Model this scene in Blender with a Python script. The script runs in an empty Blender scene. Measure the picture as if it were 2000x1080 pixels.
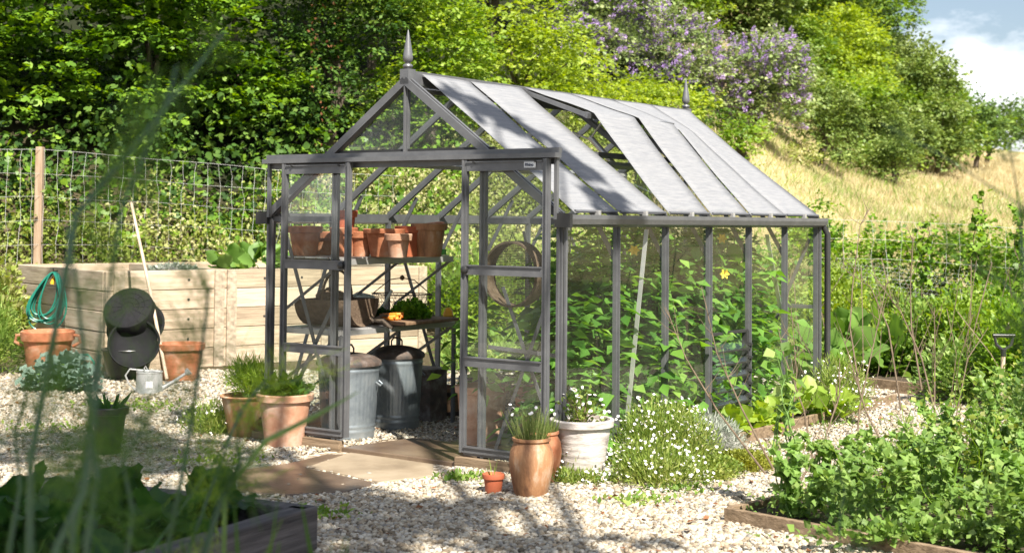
import bpy, math, random
import numpy as np
from mathutils import Vector, Matrix
R = math.radians
PI = math.pi
rng = np.random.default_rng(7)
random.seed(7)
scene = bpy.context.scene
COL = scene.collection

# ------------------------------------------------------------------ camera
FPX, PITCH, ROLL, TH, GX, GY, HC, CX, CY = 2800.2, -.0374, .0085, .6063, .1451, 8.6265, 1.5333, 1050.4, 326.
cam_data = bpy.data.cameras.new('camera')
cam = bpy.data.objects.new('camera', cam_data)
COL.objects.link(cam)
cam_data.sensor_width = 36
cam_data.lens = FPX / 2000 * 36
cam_data.shift_x = (1000 - CX) / 2000
cam_data.shift_y = (CY - 540) / 2000
cam_data.clip_start = .05
cam_data.clip_end = 2000
cam.matrix_world = Matrix.Translation((0, 0, HC)) @ Matrix.Rotation(R(90) - PITCH, 4, 'X') @ Matrix.Rotation(ROLL, 4, 'Z')
cam_data.dof.use_dof = True
cam_data.dof.focus_distance = 9.6
cam_data.dof.aperture_fstop = 3.4
cam_data.dof.aperture_blades = 9
scene.camera = cam

# ------------------------------------------------------------------ light
SUN_AZ = np.array([.40, -.9165])
SUN_EL = R(48)
SD = Vector((SUN_AZ[0] * math.cos(SUN_EL), SUN_AZ[1] * math.cos(SUN_EL), math.sin(SUN_EL)))
sl = bpy.data.lights.new('sun', 'SUN')
sl.energy = 5.0
sl.angle = R(.55)
sl.color = (1, .935, .83)
sun = bpy.data.objects.new('sun', sl)
COL.objects.link(sun)
sun.rotation_euler = SD.to_track_quat('Z', 'Y').to_euler()
sun.location = (10, -20, 25)

world = bpy.data.worlds.new('World')
scene.world = world
world.use_nodes = True
nt = world.node_tree
bg = nt.nodes['Background']
sky = nt.nodes.new('ShaderNodeTexSky')
sky.sky_type = 'NISHITA'
sky.sun_disc = False
sky.sun_elevation = SUN_EL
sky.sun_rotation = math.atan2(SUN_AZ[0], SUN_AZ[1])
sky.air_density = 1.0
sky.dust_density = 1.2
tc = nt.nodes.new('ShaderNodeTexCoord')
mp = nt.nodes.new('ShaderNodeMapping')
mp.inputs['Scale'].default_value = (1, 1, 2.2)
mp.inputs['Location'].default_value = (.3, .17, .05)
nz = nt.nodes.new('ShaderNodeTexNoise')
nz.inputs['Scale'].default_value = 4.2
nz.inputs['Detail'].default_value = 8
nz.inputs['Roughness'].default_value = .55
rp = nt.nodes.new('ShaderNodeValToRGB')
rp.color_ramp.elements[0].position = .53
rp.color_ramp.elements[1].position = .66
rp.color_ramp.elements[0].color = (.05, .05, .05, 1)
mx = nt.nodes.new('ShaderNodeMixRGB')
mx.inputs['Color2'].default_value = (17, 17, 17.4, 1)
nt.links.new(tc.outputs['Generated'], mp.inputs['Vector'])
nt.links.new(mp.outputs['Vector'], nz.inputs['Vector'])
nt.links.new(nz.outputs['Fac'], rp.inputs['Fac'])
nt.links.new(rp.outputs['Color'], mx.inputs['Fac'])
nt.links.new(sky.outputs['Color'], mx.inputs['Color1'])
nt.links.new(mx.outputs['Color'], bg.inputs['Color'])
bg.inputs['Strength'].default_value = .05

scene.view_settings.view_transform = 'Standard'
scene.view_settings.look = 'None'
scene.view_settings.gamma = 1
scene.view_settings.exposure = 1.32
cy = scene.cycles
cy.max_bounces = 9
cy.diffuse_bounces = 4
cy.glossy_bounces = 4
cy.transmission_bounces = 6
cy.transparent_max_bounces = 32
cy.caustics_reflective = False
cy.caustics_refractive = False
cy.use_denoising = True
cy.sample_clamp_indirect = 6
try:
    cy.denoiser = 'OPENIMAGEDENOISE'
except Exception:
    pass

# ------------------------------------------------------------------ geometry of the view (used to survey the place)
def ray(px, py):
    a = (px - CX) / FPX; b = (py - CY) / FPX
    c, s = math.cos(-ROLL), math.sin(-ROLL)
    u, v = a * c - b * s, a * s + b * c
    c, s = math.cos(PITCH), math.sin(PITCH)
    return np.array([u, c - s * v, -s - c * v])
def G(px, py, z=0.):
    r = ray(px, py); t = (z - HC) / r[2]
    return np.array([r[0] * t, r[1] * t, z])
def D(px, py, d):
    r = ray(px, py); t = d / r[1]
    return np.array([r[0] * t, d, HC + r[2] * t])
CT, ST = math.cos(TH), math.sin(TH)
def LW(x, y, z=0.):
    """greenhouse plan coordinates -> world"""
    return np.array([GX + x * CT + y * ST, GY - x * ST + y * CT, z])
def toL(P):
    dx, dy = P[0] - GX, P[1] - GY
    return (dx * CT - dy * ST, dx * ST + dy * CT)

# ------------------------------------------------------------------ materials
MATS = {}
def new_mat(name):
    m = bpy.data.materials.new(name); m.use_nodes = True
    MATS[name] = m
    return m, m.node_tree, m.node_tree.nodes['Principled BSDF']
def ramp(nt, cols, pos=None):
    r = nt.nodes.new('ShaderNodeValToRGB')
    e = r.color_ramp.elements
    n = len(cols)
    while len(e) < n: e.new(.5)
    for i, c in enumerate(cols):
        e[i].position = pos[i] if pos else i / (n - 1)
        e[i].color = (*c, 1)
    return r
def surf(name, cols, scale=5, rough=.6, metal=0., bump=.0, bscale=None, stretch=(1, 1, 1), pos=None, detail=6, spec=.5, coord='Object', island=.0):
    m, nt, b = new_mat(name)
    tc = nt.nodes.new('ShaderNodeTexCoord'); mp = nt.nodes.new('ShaderNodeMapping')
    mp.inputs['Scale'].default_value = stretch
    nt.links.new(tc.outputs[coord], mp.inputs['Vector'])
    n = nt.nodes.new('ShaderNodeTexNoise'); n.inputs['Scale'].default_value = scale; n.inputs['Detail'].default_value = detail
    n.inputs['Roughness'].default_value = .62
    nt.links.new(mp.outputs['Vector'], n.inputs['Vector'])
    r = ramp(nt, cols, pos or [.3 + .4 * i / max(1, len(cols) - 1) for i in range(len(cols))])
    if island:
        g = nt.nodes.new('ShaderNodeNewGeometry'); ma = nt.nodes.new('ShaderNodeMath'); ma.operation = 'MULTIPLY_ADD'
        ma.inputs[1].default_value = island; nt.links.new(g.outputs['Random Per Island'], ma.inputs[0])
        sb = nt.nodes.new('ShaderNodeMath'); sb.operation = 'SUBTRACT'; sb.inputs[1].default_value = island / 2
        nt.links.new(n.outputs['Fac'], sb.inputs[0]); nt.links.new(sb.outputs[0], ma.inputs[2])
        nt.links.new(ma.outputs[0], r.inputs['Fac'])
    else:
        nt.links.new(n.outputs['Fac'], r.inputs['Fac'])
    nt.links.new(r.outputs['Color'], b.inputs['Base Color'])
    b.inputs['Roughness'].default_value = rough
    b.inputs['Metallic'].default_value = metal
    b.inputs['Specular IOR Level'].default_value = spec
    if bump:
        n2 = nt.nodes.new('ShaderNodeTexNoise'); n2.inputs['Scale'].default_value = bscale or scale * 4; n2.inputs['Detail'].default_value = 4
        nt.links.new(mp.outputs['Vector'], n2.inputs['Vector'])
        bp = nt.nodes.new('ShaderNodeBump'); bp.inputs['Strength'].default_value = bump; bp.inputs['Distance'].default_value = .01
        nt.links.new(n2.outputs['Fac'], bp.inputs['Height']); nt.links.new(bp.outputs['Normal'], b.inputs['Normal'])
    return m
def leafmat(name, cols, trans=.38, rough=.45, clump=.5, cscale=1.5, spec=.35):
    """foliage: colour varies leaf by leaf and by clump; light passes through"""
    m, nt, b = new_mat(name)
    g = nt.nodes.new('ShaderNodeNewGeometry')
    tc = nt.nodes.new('ShaderNodeTexCoord')
    n = nt.nodes.new('ShaderNodeTexNoise'); n.inputs['Scale'].default_value = cscale; n.inputs['Detail'].default_value = 2
    nt.links.new(tc.outputs['Object'], n.inputs['Vector'])
    mr = nt.nodes.new('ShaderNodeMapRange'); mr.inputs[1].default_value = .3; mr.inputs[2].default_value = .7
    nt.links.new(n.outputs['Fac'], mr.inputs[0])
    mi = nt.nodes.new('ShaderNodeMix'); mi.inputs[0].default_value = clump
    nt.links.new(g.outputs['Random Per Island'], mi.inputs[2]); nt.links.new(mr.outputs[0], mi.inputs[3])
    r = ramp(nt, cols, [.12 + .76 * i / (len(cols) - 1) for i in range(len(cols))])
    nt.links.new(mi.outputs[0], r.inputs['Fac'])
    nt.links.new(r.outputs['Color'], b.inputs['Base Color'])
    b.inputs['Roughness'].default_value = rough
    b.inputs['Specular IOR Level'].default_value = spec
    if trans:
        t = nt.nodes.new('ShaderNodeBsdfTranslucent')
        hs = nt.nodes.new('ShaderNodeHueSaturation'); hs.inputs['Hue'].default_value = .485; hs.inputs['Saturation'].default_value = 1.15; hs.inputs['Value'].default_value = 1.5
        nt.links.new(r.outputs['Color'], hs.inputs['Color']); nt.links.new(hs.outputs['Color'], t.inputs['Color'])
        ms = nt.nodes.new('ShaderNodeMixShader'); ms.inputs[0].default_value = trans
        out = nt.nodes['Material Output']
        nt.links.new(b.outputs[0], ms.inputs[1]); nt.links.new(t.outputs[0], ms.inputs[2]); nt.links.new(ms.outputs[0], out.inputs['Surface'])
    return m

M = {}
M['frame'] = surf('frame_metal', [(.105, .108, .116), (.15, .153, .16)], 9, .4, .25, .05, 60)
M['frame_dark'] = surf('gasket_black', [(.02, .02, .02), (.03, .03, .03)], 3, .5)
M['alu'] = surf('bare_aluminium', [(.5, .49, .48), (.62, .61, .6)], 3, .38, .6)
M['cloth'] = surf('shade_cloth', [(.165, .172, .19), (.20, .206, .22), (.235, .238, .248)], 60, .9, 0, .6, 160, (1, .10, 1), detail=9)
M['terra'] = surf('terracotta', [(.25, .075, .03), (.38, .14, .065), (.44, .21, .12), (.52, .38, .29)], 7, .85, 0, .2, 60, pos=[.3, .48, .6, .74])
M['terra_pale'] = surf('terracotta_pale', [(.34, .15, .08), (.47, .26, .165), (.56, .40, .31)], 7, .85, 0, .2, 60)
M['terra_red'] = surf('terracotta_red', [(.32, .07, .03), (.42, .12, .05)], 6, .75, 0, .1, 40)
M['terra_glaze'] = surf('terracotta_honey', [(.13, .06, .03), (.27, .13, .06), (.35, .18, .085), (.45, .33, .24)], 3, .7, 0, .3, 30, (4, 4, 1.2), pos=[.34, .46, .56, .68])
M['whitewash'] = surf('whitewashed_clay', [(.26, .22, .20), (.46, .42, .39), (.58, .54, .51)], 6, .85, 0, .3, 30, (1, 1, 3), pos=[.34, .46, .62])
M['galv'] = surf('galvanised_steel', [(.17, .20, .23), (.26, .30, .33), (.35, .38, .40)], 7, .42, .55, .08, 30)
M['galv_new'] = surf('galvanised_can', [(.40, .41, .41), (.55, .55, .54)], 9, .4, .5, .08, 30)
M['rust'] = surf('rusty_steel', [(.045, .04, .037), (.105, .075, .06), (.22, .21, .20)], 8, .7, .2, .3, 40, pos=[.35, .5, .66])
M['rubber'] = surf('black_rubber', [(.009, .009, .010), (.016, .016, .018)], 5, .8, 0, .25, 40, spec=.12)
M['plank_x'] = surf('sleeper_x', [(.25, .19, .13), (.42, .33, .23), (.54, .44, .33)], 5, .85, 0, .5, 20, (.35, 3, 5), island=.35, pos=[.28, .5, .68])
M['plank_y'] = surf('sleeper_y', [(.22, .17, .12), (.40, .33, .24), (.50, .43, .33)], 5, .85, 0, .4, 20, (3, .35, 5), island=.18)
M['wood_old_shaded'] = surf('old_sleeper_shaded', [(.018, .017, .02), (.055, .05, .053), (.11, .10, .105)], 6, .9, 0, .6, 24, (.35, 4, 6), island=.15)  # dark old wood; shade over the bed is put into its bluish tone
M['wood_edge'] = surf('edging_board', [(.09, .06, .035), (.20, .14, .085), (.30, .22, .145)], 6, .85, 0, .4, 24, (.4, 4, 6))
M['wood_brown'] = surf('brown_wood', [(.10, .055, .03), (.20, .12, .07), (.28, .18, .11)], 6, .75, 0, .4, 24, (.4, 4, 5))
M['wood_post'] = surf('fence_post_wood', [(.24, .16, .10), (.40, .30, .21)], 6, .9, 0, .5, 24, (4, 4, .4))
M['ash'] = surf('tool_handle', [(.38, .29, .20), (.55, .45, .34)], 8, .6, 0, .2, 30, (6, 6, .4))
M['hose'] = surf('green_hose', [(.01, .14, .10), (.02, .20, .14)], 12, .35)
M['hose_yellow'] = surf('yellow_fitting', [(.75, .35, .02), (.8, .42, .03)], 12, .4)
M['wire'] = surf('fence_wire', [(.6, .6, .57), (.75, .75, .72)], 12, .45, .5)
M['wire_dark'] = surf('dark_wire', [(.05, .04, .035), (.09, .07, .06)], 12, .5, .4)
M['soil'] = surf('soil', [(.035, .022, .014), (.07, .05, .03)], 20, .95, 0, .8, 80)
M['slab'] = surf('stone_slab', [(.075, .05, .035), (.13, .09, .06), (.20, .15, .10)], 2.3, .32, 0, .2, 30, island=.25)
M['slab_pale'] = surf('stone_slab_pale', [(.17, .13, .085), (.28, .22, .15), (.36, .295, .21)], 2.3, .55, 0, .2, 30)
M['tray_green'] = surf('green_plastic', [(.06, .35, .05), (.09, .45, .07)], 5, .4)
M['sap'] = surf('black_plastic', [(.02, .02, .02), (.03, .03, .03)], 4, .35)
M['white'] = surf('white_paint', [(.5, .52, .54), (.58, .6, .62)], 4, .5)
M['ink'] = surf('dark_blue_ink', [(.01, .02, .06), (.015, .03, .08)], 4, .5)
M['bark'] = surf('bark', [(.05, .04, .028), (.13, .10, .075)], 12, .9, 0, .6, 40, (1, 1, .3))
M['twig'] = surf('twig', [(.09, .06, .04), (.19, .14, .09)], 20, .8)
M['stalk'] = surf('green_stalk', [(.07, .15, .03), (.16, .27, .06)], 8, .5)
M['stalk_blue'] = surf('fennel_stalk', [(.015, .05, .03), (.03, .10, .055)], 8, .5)
M['orange'] = surf('carrot', [(.70, .20, .02), (.8, .30, .03)], 12, .5)
M['basket'] = surf('woven_basket', [(.08, .05, .03), (.17, .12, .08)], 30, .85, 0, .6, 90)
M['green_can'] = surf('pale_green_plastic', [(.45, .52, .45), (.6, .64, .58)], 5, .4)
M['petal'] = surf('white_petal', [(.75, .73, .74), (.85, .83, .84)], 5, .6)
M['yolk'] = surf('yellow_centre', [(.75, .5, .03), (.8, .55, .05)], 5, .6)
M['fruit_g'] = surf('green_tomato', [(.25, .42, .10), (.45, .55, .15)], 5, .3)

L_ = {}
L_['hazel'] = leafmat('hazel_leaf', [(.03, .08, .008), (.12, .24, .018), (.28, .44, .045)], .38)
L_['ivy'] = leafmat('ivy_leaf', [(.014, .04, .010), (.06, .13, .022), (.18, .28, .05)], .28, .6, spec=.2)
L_['bright'] = leafmat('bright_leaf', [(.07, .145, .015), (.20, .32, .035), (.37, .46, .09)], .42)
L_['lime'] = leafmat('lime_leaf', [(.13, .20, .02), (.27, .37, .045), (.42, .50, .10)], .42)
L_['mid'] = leafmat('mid_leaf', [(.055, .115, .015), (.15, .25, .035), (.28, .38, .08)], .36)
L_['grey'] = leafmat('willow_leaf', [(.10, .15, .05), (.20, .27, .08), (.33, .39, .15)], .35)
L_['gorse'] = leafmat('gorse_leaf', [(.06, .11, .025), (.16, .23, .05), (.29, .36, .11)], .25)
L_['budd'] = leafmat('buddleia_leaf', [(.10, .15, .05), (.22, .30, .10), (.38, .44, .2)], .3)
L_['violet'] = leafmat('violet_blossom', [(.28, .16, .44), (.44, .30, .60), (.58, .46, .66)], .3, .7)
L_['far'] = leafmat('far_tree_leaf', [(.05, .10, .03), (.11, .19, .045), (.19, .28, .07)], .25)
L_['bank'] = leafmat('bank_leaf', [(.10, .14, .025), (.26, .32, .06), (.58, .52, .30)], .35, clump=.6, cscale=.8)
L_['bramble'] = leafmat('bramble_leaf', [(.045, .11, .010), (.17, .31, .025), (.34, .47, .06)], .4)
L_['dry'] = leafmat('dry_grass', [(.33, .27, .14), (.50, .43, .25), (.64, .56, .37)], .3, .7)
L_['grass'] = leafmat('green_grass', [(.07, .15, .02), (.18, .29, .05), (.33, .40, .10)], .35, .6)
L_['tomato'] = leafmat('tomato_leaf', [(.05, .14, .02), (.13, .28, .045), (.28, .44, .09)], .4)
L_['squash'] = leafmat('squash_leaf', [(.07, .15, .03), (.17, .30, .06), (.30, .44, .13)], .4)
L_['pea'] = leafmat('pea_leaf', [(.07, .14, .025), (.19, .31, .07), (.38, .48, .16)], .4)
L_['kale'] = leafmat('kale_leaf', [(.12, .20, .16), (.24, .33, .27), (.42, .50, .42)], .15)
L_['lettuce'] = leafmat('lettuce_leaf', [(.18, .30, .04), (.28, .40, .06), (.38, .48, .10)], .45)
L_['daisy'] = leafmat('daisy_leaf', [(.07, .13, .02), (.20, .28, .05), (.40, .43, .14)], .35)
L_['lav'] = leafmat('lavender_leaf', [(.16, .20, .15), (.30, .33, .27), (.50, .48, .46)], .25)
L_['thyme'] = leafmat('thyme_leaf', [(.12, .16, .02), (.24, .27, .04), (.33, .33, .06)], .3)
L_['chive'] = leafmat('chive_leaf', [(.06, .10, .02), (.14, .19, .05), (.32, .33, .14)], .3)
L_['fennel'] = leafmat('fennel_frond', [(.018, .06, .01), (.045, .12, .018), (.12, .20, .03)], .4)
L_['dark'] = leafmat('chard_leaf', [(.008, .035, .01), (.022, .08, .016), (.055, .14, .028)], .35)
L_['parsley'] = leafmat('parsley_leaf', [(.05, .16, .01), (.12, .30, .02), (.24, .44, .04)], .35)

def glass_mat(name, dirt, tint=(1, 1, 1)):
    m, nt, b = new_mat(name)
    nt.nodes.remove(b)
    out = nt.nodes['Material Output']
    tr = nt.nodes.new('ShaderNodeBsdfTransparent'); tr.inputs[0].default_value = (*tint, 1)
    gl = nt.nodes.new('ShaderNodeBsdfGlossy'); gl.inputs['Roughness'].default_value = .015
    fr = nt.nodes.new('ShaderNodeLayerWeight'); fr.inputs[0].default_value = .5
    pw = nt.nodes.new('ShaderNodeMath'); pw.operation = 'POWER'; pw.inputs[1].default_value = 5
    nt.links.new(fr.outputs['Facing'], pw.inputs[0])
    ml = nt.nodes.new('ShaderNodeMath'); ml.operation = 'MULTIPLY_ADD'; ml.inputs[1].default_value = .9; ml.inputs[2].default_value = .05
    nt.links.new(pw.outputs[0], ml.inputs[0])
    ms = nt.nodes.new('ShaderNodeMixShader')
    nt.links.new(ml.outputs[0], ms.inputs[0]); nt.links.new(tr.outputs[0], ms.inputs[1]); nt.links.new(gl.outputs[0], ms.inputs[2])
    df = nt.nodes.new('ShaderNodeBsdfDiffuse'); df.inputs[0].default_value = (.55, .56, .5, 1)
    tc = nt.nodes.new('ShaderNodeTexCoord')
    n = nt.nodes.new('ShaderNodeTexNoise'); n.inputs['Scale'].default_value = 2.2; n.inputs['Detail'].default_value = 7
    nt.links.new(tc.outputs['Object'], n.inputs['Vector'])
    mr = nt.nodes.new('ShaderNodeMapRange'); mr.inputs[1].default_value = .38; mr.inputs[2].default_value = .72
    mr.inputs[3].default_value = dirt * .25; mr.inputs[4].default_value = dirt
    nt.links.new(n.outputs['Fac'], mr.inputs[0])
    m2 = nt.nodes.new('ShaderNodeMixShader')
    nt.links.new(mr.outputs[0], m2.inputs[0]); nt.links.new(ms.outputs[0], m2.inputs[1]); nt.links.new(df.outputs[0], m2.inputs[2])
    nt.links.new(m2.outputs[0], out.inputs['Surface'])
    return m
M['glass'] = glass_mat('greenhouse_glass', .03, (.97, 1, .975))
M['glass_front'] = glass_mat('door_glass', .03, (.97, .99, .98))

# ------------------------------------------------------------------ mesh builder
def link(o, parent=None):
    COL.objects.link(o)
    if parent is not None: o.parent = parent
    return o
class MB:
    def __init__(s): s.v = []; s.f = []; s.m = []; s.cur = 0
    def add(s, vs, fs):
        k = len(s.v); s.v += [tuple(map(float, q)) for q in vs]
        for q in fs: s.f.append([i + k for i in q]); s.m.append(s.cur)
        return s
    def box(s, c, d, rot=None):
        x, y, z = d[0] / 2, d[1] / 2, d[2] / 2
        vs = [Vector((a * x, b * y, e * z)) for e in (-1, 1) for b in (-1, 1) for a in (-1, 1)]
        if rot is not None: vs = [rot @ q for q in vs]
        vs = [q + Vector(c) for q in vs]
        return s.add(vs, [(0, 2, 3, 1), (4, 5, 7, 6), (0, 1, 5, 4), (2, 6, 7, 3), (0, 4, 6, 2), (1, 3, 7, 5)])
    def bar(s, a, b, w, h, up=(0, 0, 1)):
        a = Vector(a); b = Vector(b); d = (b - a)
        if d.length < 1e-6: return s
        x = d.normalized(); up = Vector(up)
        if abs(x.dot(up)) > .98: up = Vector((0, 1, 0))
        y = up.cross(x).normalized(); z = x.cross(y)
        vs = [p + y * (i * w / 2) + z * (j * h / 2) for p in (a, b) for i, j in ((-1, -1), (1, -1), (1, 1), (-1, 1))]
        return s.add(vs, [(0, 3, 2, 1), (4, 5, 6, 7), (0, 1, 5, 4), (1, 2, 6, 5), (2, 3, 7, 6), (3, 0, 4, 7)])
    def tube(s, pts, r, n=8, caps=True):
        pts = [Vector(p) for p in pts]; k = len(pts)
        rs = r if hasattr(r, '__len__') else [r] * k
        vs = []; prev = None
        for i, p in enumerate(pts):
            t = (pts[min(i + 1, k - 1)] - pts[max(i - 1, 0)])
            t = t.normalized() if t.length > 1e-9 else Vector((0, 0, 1))
            if prev is None:
                a = t.orthogonal().normalized()
            else:
                a = prev - t * prev.dot(t)
                a = a.normalized() if a.length > 1e-6 else t.orthogonal().normalized()
            prev = a; b = t.cross(a)
            for j in range(n):
                an = 2 * PI * j / n
                vs.append(p + (a * math.cos(an) + b * math.sin(an)) * rs[i])
        fs = [(i * n + j, i * n + (j + 1) % n, (i + 1) * n + (j + 1) % n, (i + 1) * n + j) for i in range(k - 1) for j in range(n)]
        if caps: fs += [tuple(range(n - 1, -1, -1)), tuple(range((k - 1) * n, k * n))]
        return s.add(vs, fs)
    def lathe(s, prof, n=32, c=(0, 0, 0), mod=None, jit=0.):
        vs = []
        for i, (r, z) in enumerate(prof):
            for j in range(n):
                a = 2 * PI * j / n
                rr = r * (mod(i, j) if mod else 1)
                vs.append((c[0] + rr * math.cos(a), c[1] + rr * math.sin(a), c[2] + z))
        k = len(prof)
        fs = [(i * n + j, i * n + (j + 1) % n, (i + 1) * n + (j + 1) % n, (i + 1) * n + j) for i in range(k - 1) for j in range(n)]
        s.add(vs, fs)
        if prof[0][0] > 1e-4: s.add([], []); s.f.append([len(s.v) - k * n + j for j in range(n - 1, -1, -1)]); s.m.append(s.cur)
        if prof[-1][0] > 1e-4: s.f.append([len(s.v) - n + j for j in range(n)]); s.m.append(s.cur)
        return s
    def build(s, name, mats, parent=None, smooth=False, bevel=0, autosmooth=True):
        me = bpy.data.meshes.new(name)
        me.from_pydata(s.v, [], s.f)
        if not isinstance(mats, (list, tuple)): mats = [mats]
        for m in mats: me.materials.append(m)
        if len(mats) > 1: me.polygons.foreach_set('material_index', s.m)
        if smooth:
            me.polygons.foreach_set('use_smooth', [True] * len(s.f))
            if autosmooth: me.set_sharp_from_angle(angle=R(38))
        me.update()
        o = bpy.data.objects.new(name, me)
        link(o, parent)
        if bevel:
            b = o.modifiers.new('bevel', 'BEVEL'); b.width = bevel; b.segments = 2; b.limit_method = 'ANGLE'
        return o
def tag(o, label=None, cat=None, group=None, kind=None):
    if label: o['label'] = label
    if cat: o['category'] = cat
    if group: o['group'] = group
    if kind: o['kind'] = kind
    return o
def thing(name, label, cat, loc=(0, 0, 0), rz=0., group=None):
    o = bpy.data.objects.new(name, None); o.empty_display_size = .1
    link(o); o.location = tuple(map(float, loc)); o.rotation_euler = (0, 0, rz)
    return tag(o, label, cat, group)
def dup(root, loc, rz, label=None, scale=None):
    r = root.copy(); COL.objects.link(r); r.location = tuple(map(float, loc)); r.rotation_euler = (0, 0, rz)
    if scale: r.scale = (scale,) * 3
    if label: r['label'] = label
    for ch in list(root.children):
        c = ch.copy(); COL.objects.link(c); c.parent = r
        for g in list(ch.children):
            d = g.copy(); COL.objects.link(d); d.parent = c
    return r
def fast_mesh(name, V, F, mats, parent=None, smooth=False, mi=None):
    """V (n,3), F (m,k) all faces with k corners"""
    me = bpy.data.meshes.new(name)
    V = np.asarray(V, np.float32); F = np.asarray(F, np.int32)
    m, k = F.shape
    me.vertices.add(len(V)); me.vertices.foreach_set('co', V.ravel())
    me.loops.add(m * k); me.loops.foreach_set('vertex_index', F.ravel())
    me.polygons.add(m); me.polygons.foreach_set('loop_start', np.arange(0, m * k, k, dtype=np.int32))
    if smooth: me.polygons.foreach_set('use_smooth', np.ones(m, bool))
    if not isinstance(mats, (list, tuple)): mats = [mats]
    for q in mats: me.materials.append(q)
    if mi is not None: me.polygons.foreach_set('material_index', np.asarray(mi, np.int32))
    me.update(calc_edges=True)
    o = bpy.data.objects.new(name, me)
    return link(o, parent)

# leaf templates: x along the leaf (0..1), y across, z lift; all faces quads
def T_oval(w=.32):
    return (np.array([[0, 0, 0], [.45, w, .09], [1, 0, -.08], [.5, 0, 0], [.45, -w, .09]]), np.array([[0, 3, 2, 1], [0, 4, 2, 3]]))
def T_blade(w=.05, bend=.25):
    return (np.array([[0, w, 0], [0, -w, 0], [.55, w * .8, bend * .5], [.55, -w * .8, bend * .5], [1, .004, bend * .2], [1, -.004, bend * .2]]), np.array([[0, 1, 3, 2], [2, 3, 5, 4]]))
def T_lobed():
    v = np.array([[0, 0, 0], [.12, .34, .03], [.45, .50, -.03], [.42, .25, .05], [.78, .28, -.02], [1, 0, -.06], [.78, -.28, -.02], [.42, -.25, .05], [.45, -.50, -.03], [.12, -.34, .03], [.45, 0, .02]])
    f = np.array([[0, 10, 2, 1], [10, 4, 3, 2], [10, 5, 4, 3], [0, 9, 8, 10], [10, 8, 7, 6], [10, 7, 6, 5]])
    return v, f
def T_ruffle(nu=6, nv=7, w=.42, amp=.10, lob=0.):
    vs = []
    for i in range(nu):
        u = i / (nu - 1)
        half = w * math.sin(PI * min(1, (u * .93 + .05))) ** .6 * (1 + lob * math.cos(u * 22))
        for j in range(nv):
            q = -1 + 2 * j / (nv - 1)
            vs.append((u, q * half, amp * abs(q) ** 1.5 * math.sin(u * 17 + (3 if q > 0 else 0)) * .8 + .12 * abs(q) * w - .22 * u * u))
    fs = [(i * nv + j, i * nv + j + 1, (i + 1) * nv + j + 1, (i + 1) * nv + j) for i in range(nu - 1) for j in range(nv - 1)]
    return np.array(vs), np.array(fs)
def T_thread():
    return (np.array([[0, .012, 0], [0, -.012, 0], [1, -.006, 0], [1, .006, 0]]), np.array([[0, 1, 2, 3]]))
OVAL, BLADE, LOBED, THREAD = T_oval(), T_blade(), T_lobed(), T_thread()
RUFF = T_ruffle(); RUFF_K = T_ruffle(7, 9, .36, .16, .18); ROUND = T_ruffle(5, 5, .48, .04)
HEART = T_oval(.42)

def norm(a): return a / (np.linalg.norm(a, axis=-1, keepdims=True) + 1e-9)
def leaves(name, P, X, N, size, tmpl, mat, parent=None, smooth=False):
    """one leaf per row: origin P, axis X, upper side N, length size"""
    P = np.asarray(P, float); X = norm(np.asarray(X, float)); N = np.asarray(N, float)
    Y = norm(np.cross(N, X)); Z = np.cross(X, Y)
    tv, tf = tmpl; n = len(P); k = len(tv)
    s = np.broadcast_to(np.asarray(size, float), (n,))[:, None, None]
    V = P[:, None, :] + s * (tv[None, :, 0:1] * X[:, None, :] + tv[None, :, 1:2] * Y[:, None, :] + tv[None, :, 2:3] * Z[:, None, :])
    F = (np.arange(n)[:, None, None] * k + tf[None]).reshape(-1, tf.shape[1])
    if parent is not None:
        V = V - np.array(parent_origin(parent))
    return fast_mesh(name, V.reshape(-1, 3), F, mat, parent, smooth)
def parent_origin(p):
    l = np.zeros(3)
    while p is not None:
        l += np.array(p.location); p = p.parent
    return l
def rnd(n, s=1.): return rng.normal(0, s, (n, 3))
def unit(n): return norm(rng.normal(0, 1, (n, 3)))

# ------------------------------------------------------------------ terrain
FX = np.array([-60, -8, -5.8, -3.5, -1, 3.9, 6, 20, 80.])
FY = np.array([16, 15.2, 16.9, 18.8, 19.5, 19.8, 20, 24, 40.])
FZ = np.array([1.0, 1.0, 1.0, 1.0, .9, .5, .42, .4, .4])
def terr(x, y):
    x = np.asarray(x, float); y = np.asarray(y, float)
    by = np.interp(x, FX, FY); s = y - by
    fz = np.interp(x, FX, FZ)
    t = np.clip((s + 2.6) / 2.4, 0, 1); t = t * t * (3 - 2 * t)
    a = x / np.maximum(y, 5)
    k = np.interp(a, [-.3, -.06, .04, .10, .16, .21, .27, .36, .6], [.45, .45, .42, .36, .24, .155, .115, .10, .06])
    sp = np.maximum(s, 0)
    sc = np.where(sp < 45, sp, 45 + (sp - 45) * .45)
    sc = np.minimum(sc, 75)
    bump = .12 * np.sin(x * .7 + y * .31) * np.cos(y * .53 - x * .2) * np.clip(sp / 5, 0, 1)
    return fz * t + k * sc + bump
gx = np.concatenate([np.linspace(-90, -14, 20), np.linspace(-13, 22, 141), np.linspace(24, 130, 40)])
gy = np.concatenate([np.linspace(-30, 5, 8), np.linspace(6, 40, 137), np.linspace(41, 240, 80)])
XX, YY = np.meshgrid(gx, gy)
ZZ = terr(XX, YY)
nx, ny = len(gx), len(gy)
idx = np.arange(nx * ny).reshape(ny, nx)
F = np.stack([idx[:-1, :-1], idx[:-1, 1:], idx[1:, 1:], idx[1:, :-1]], -1).reshape(-1, 4)
m, ntm, b = new_mat('earth_and_dry_grass')
tc = ntm.nodes.new('ShaderNodeTexCoord')
n1 = ntm.nodes.new('ShaderNodeTexNoise'); n1.inputs['Scale'].default_value = .35; n1.inputs['Detail'].default_value = 8
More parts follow.
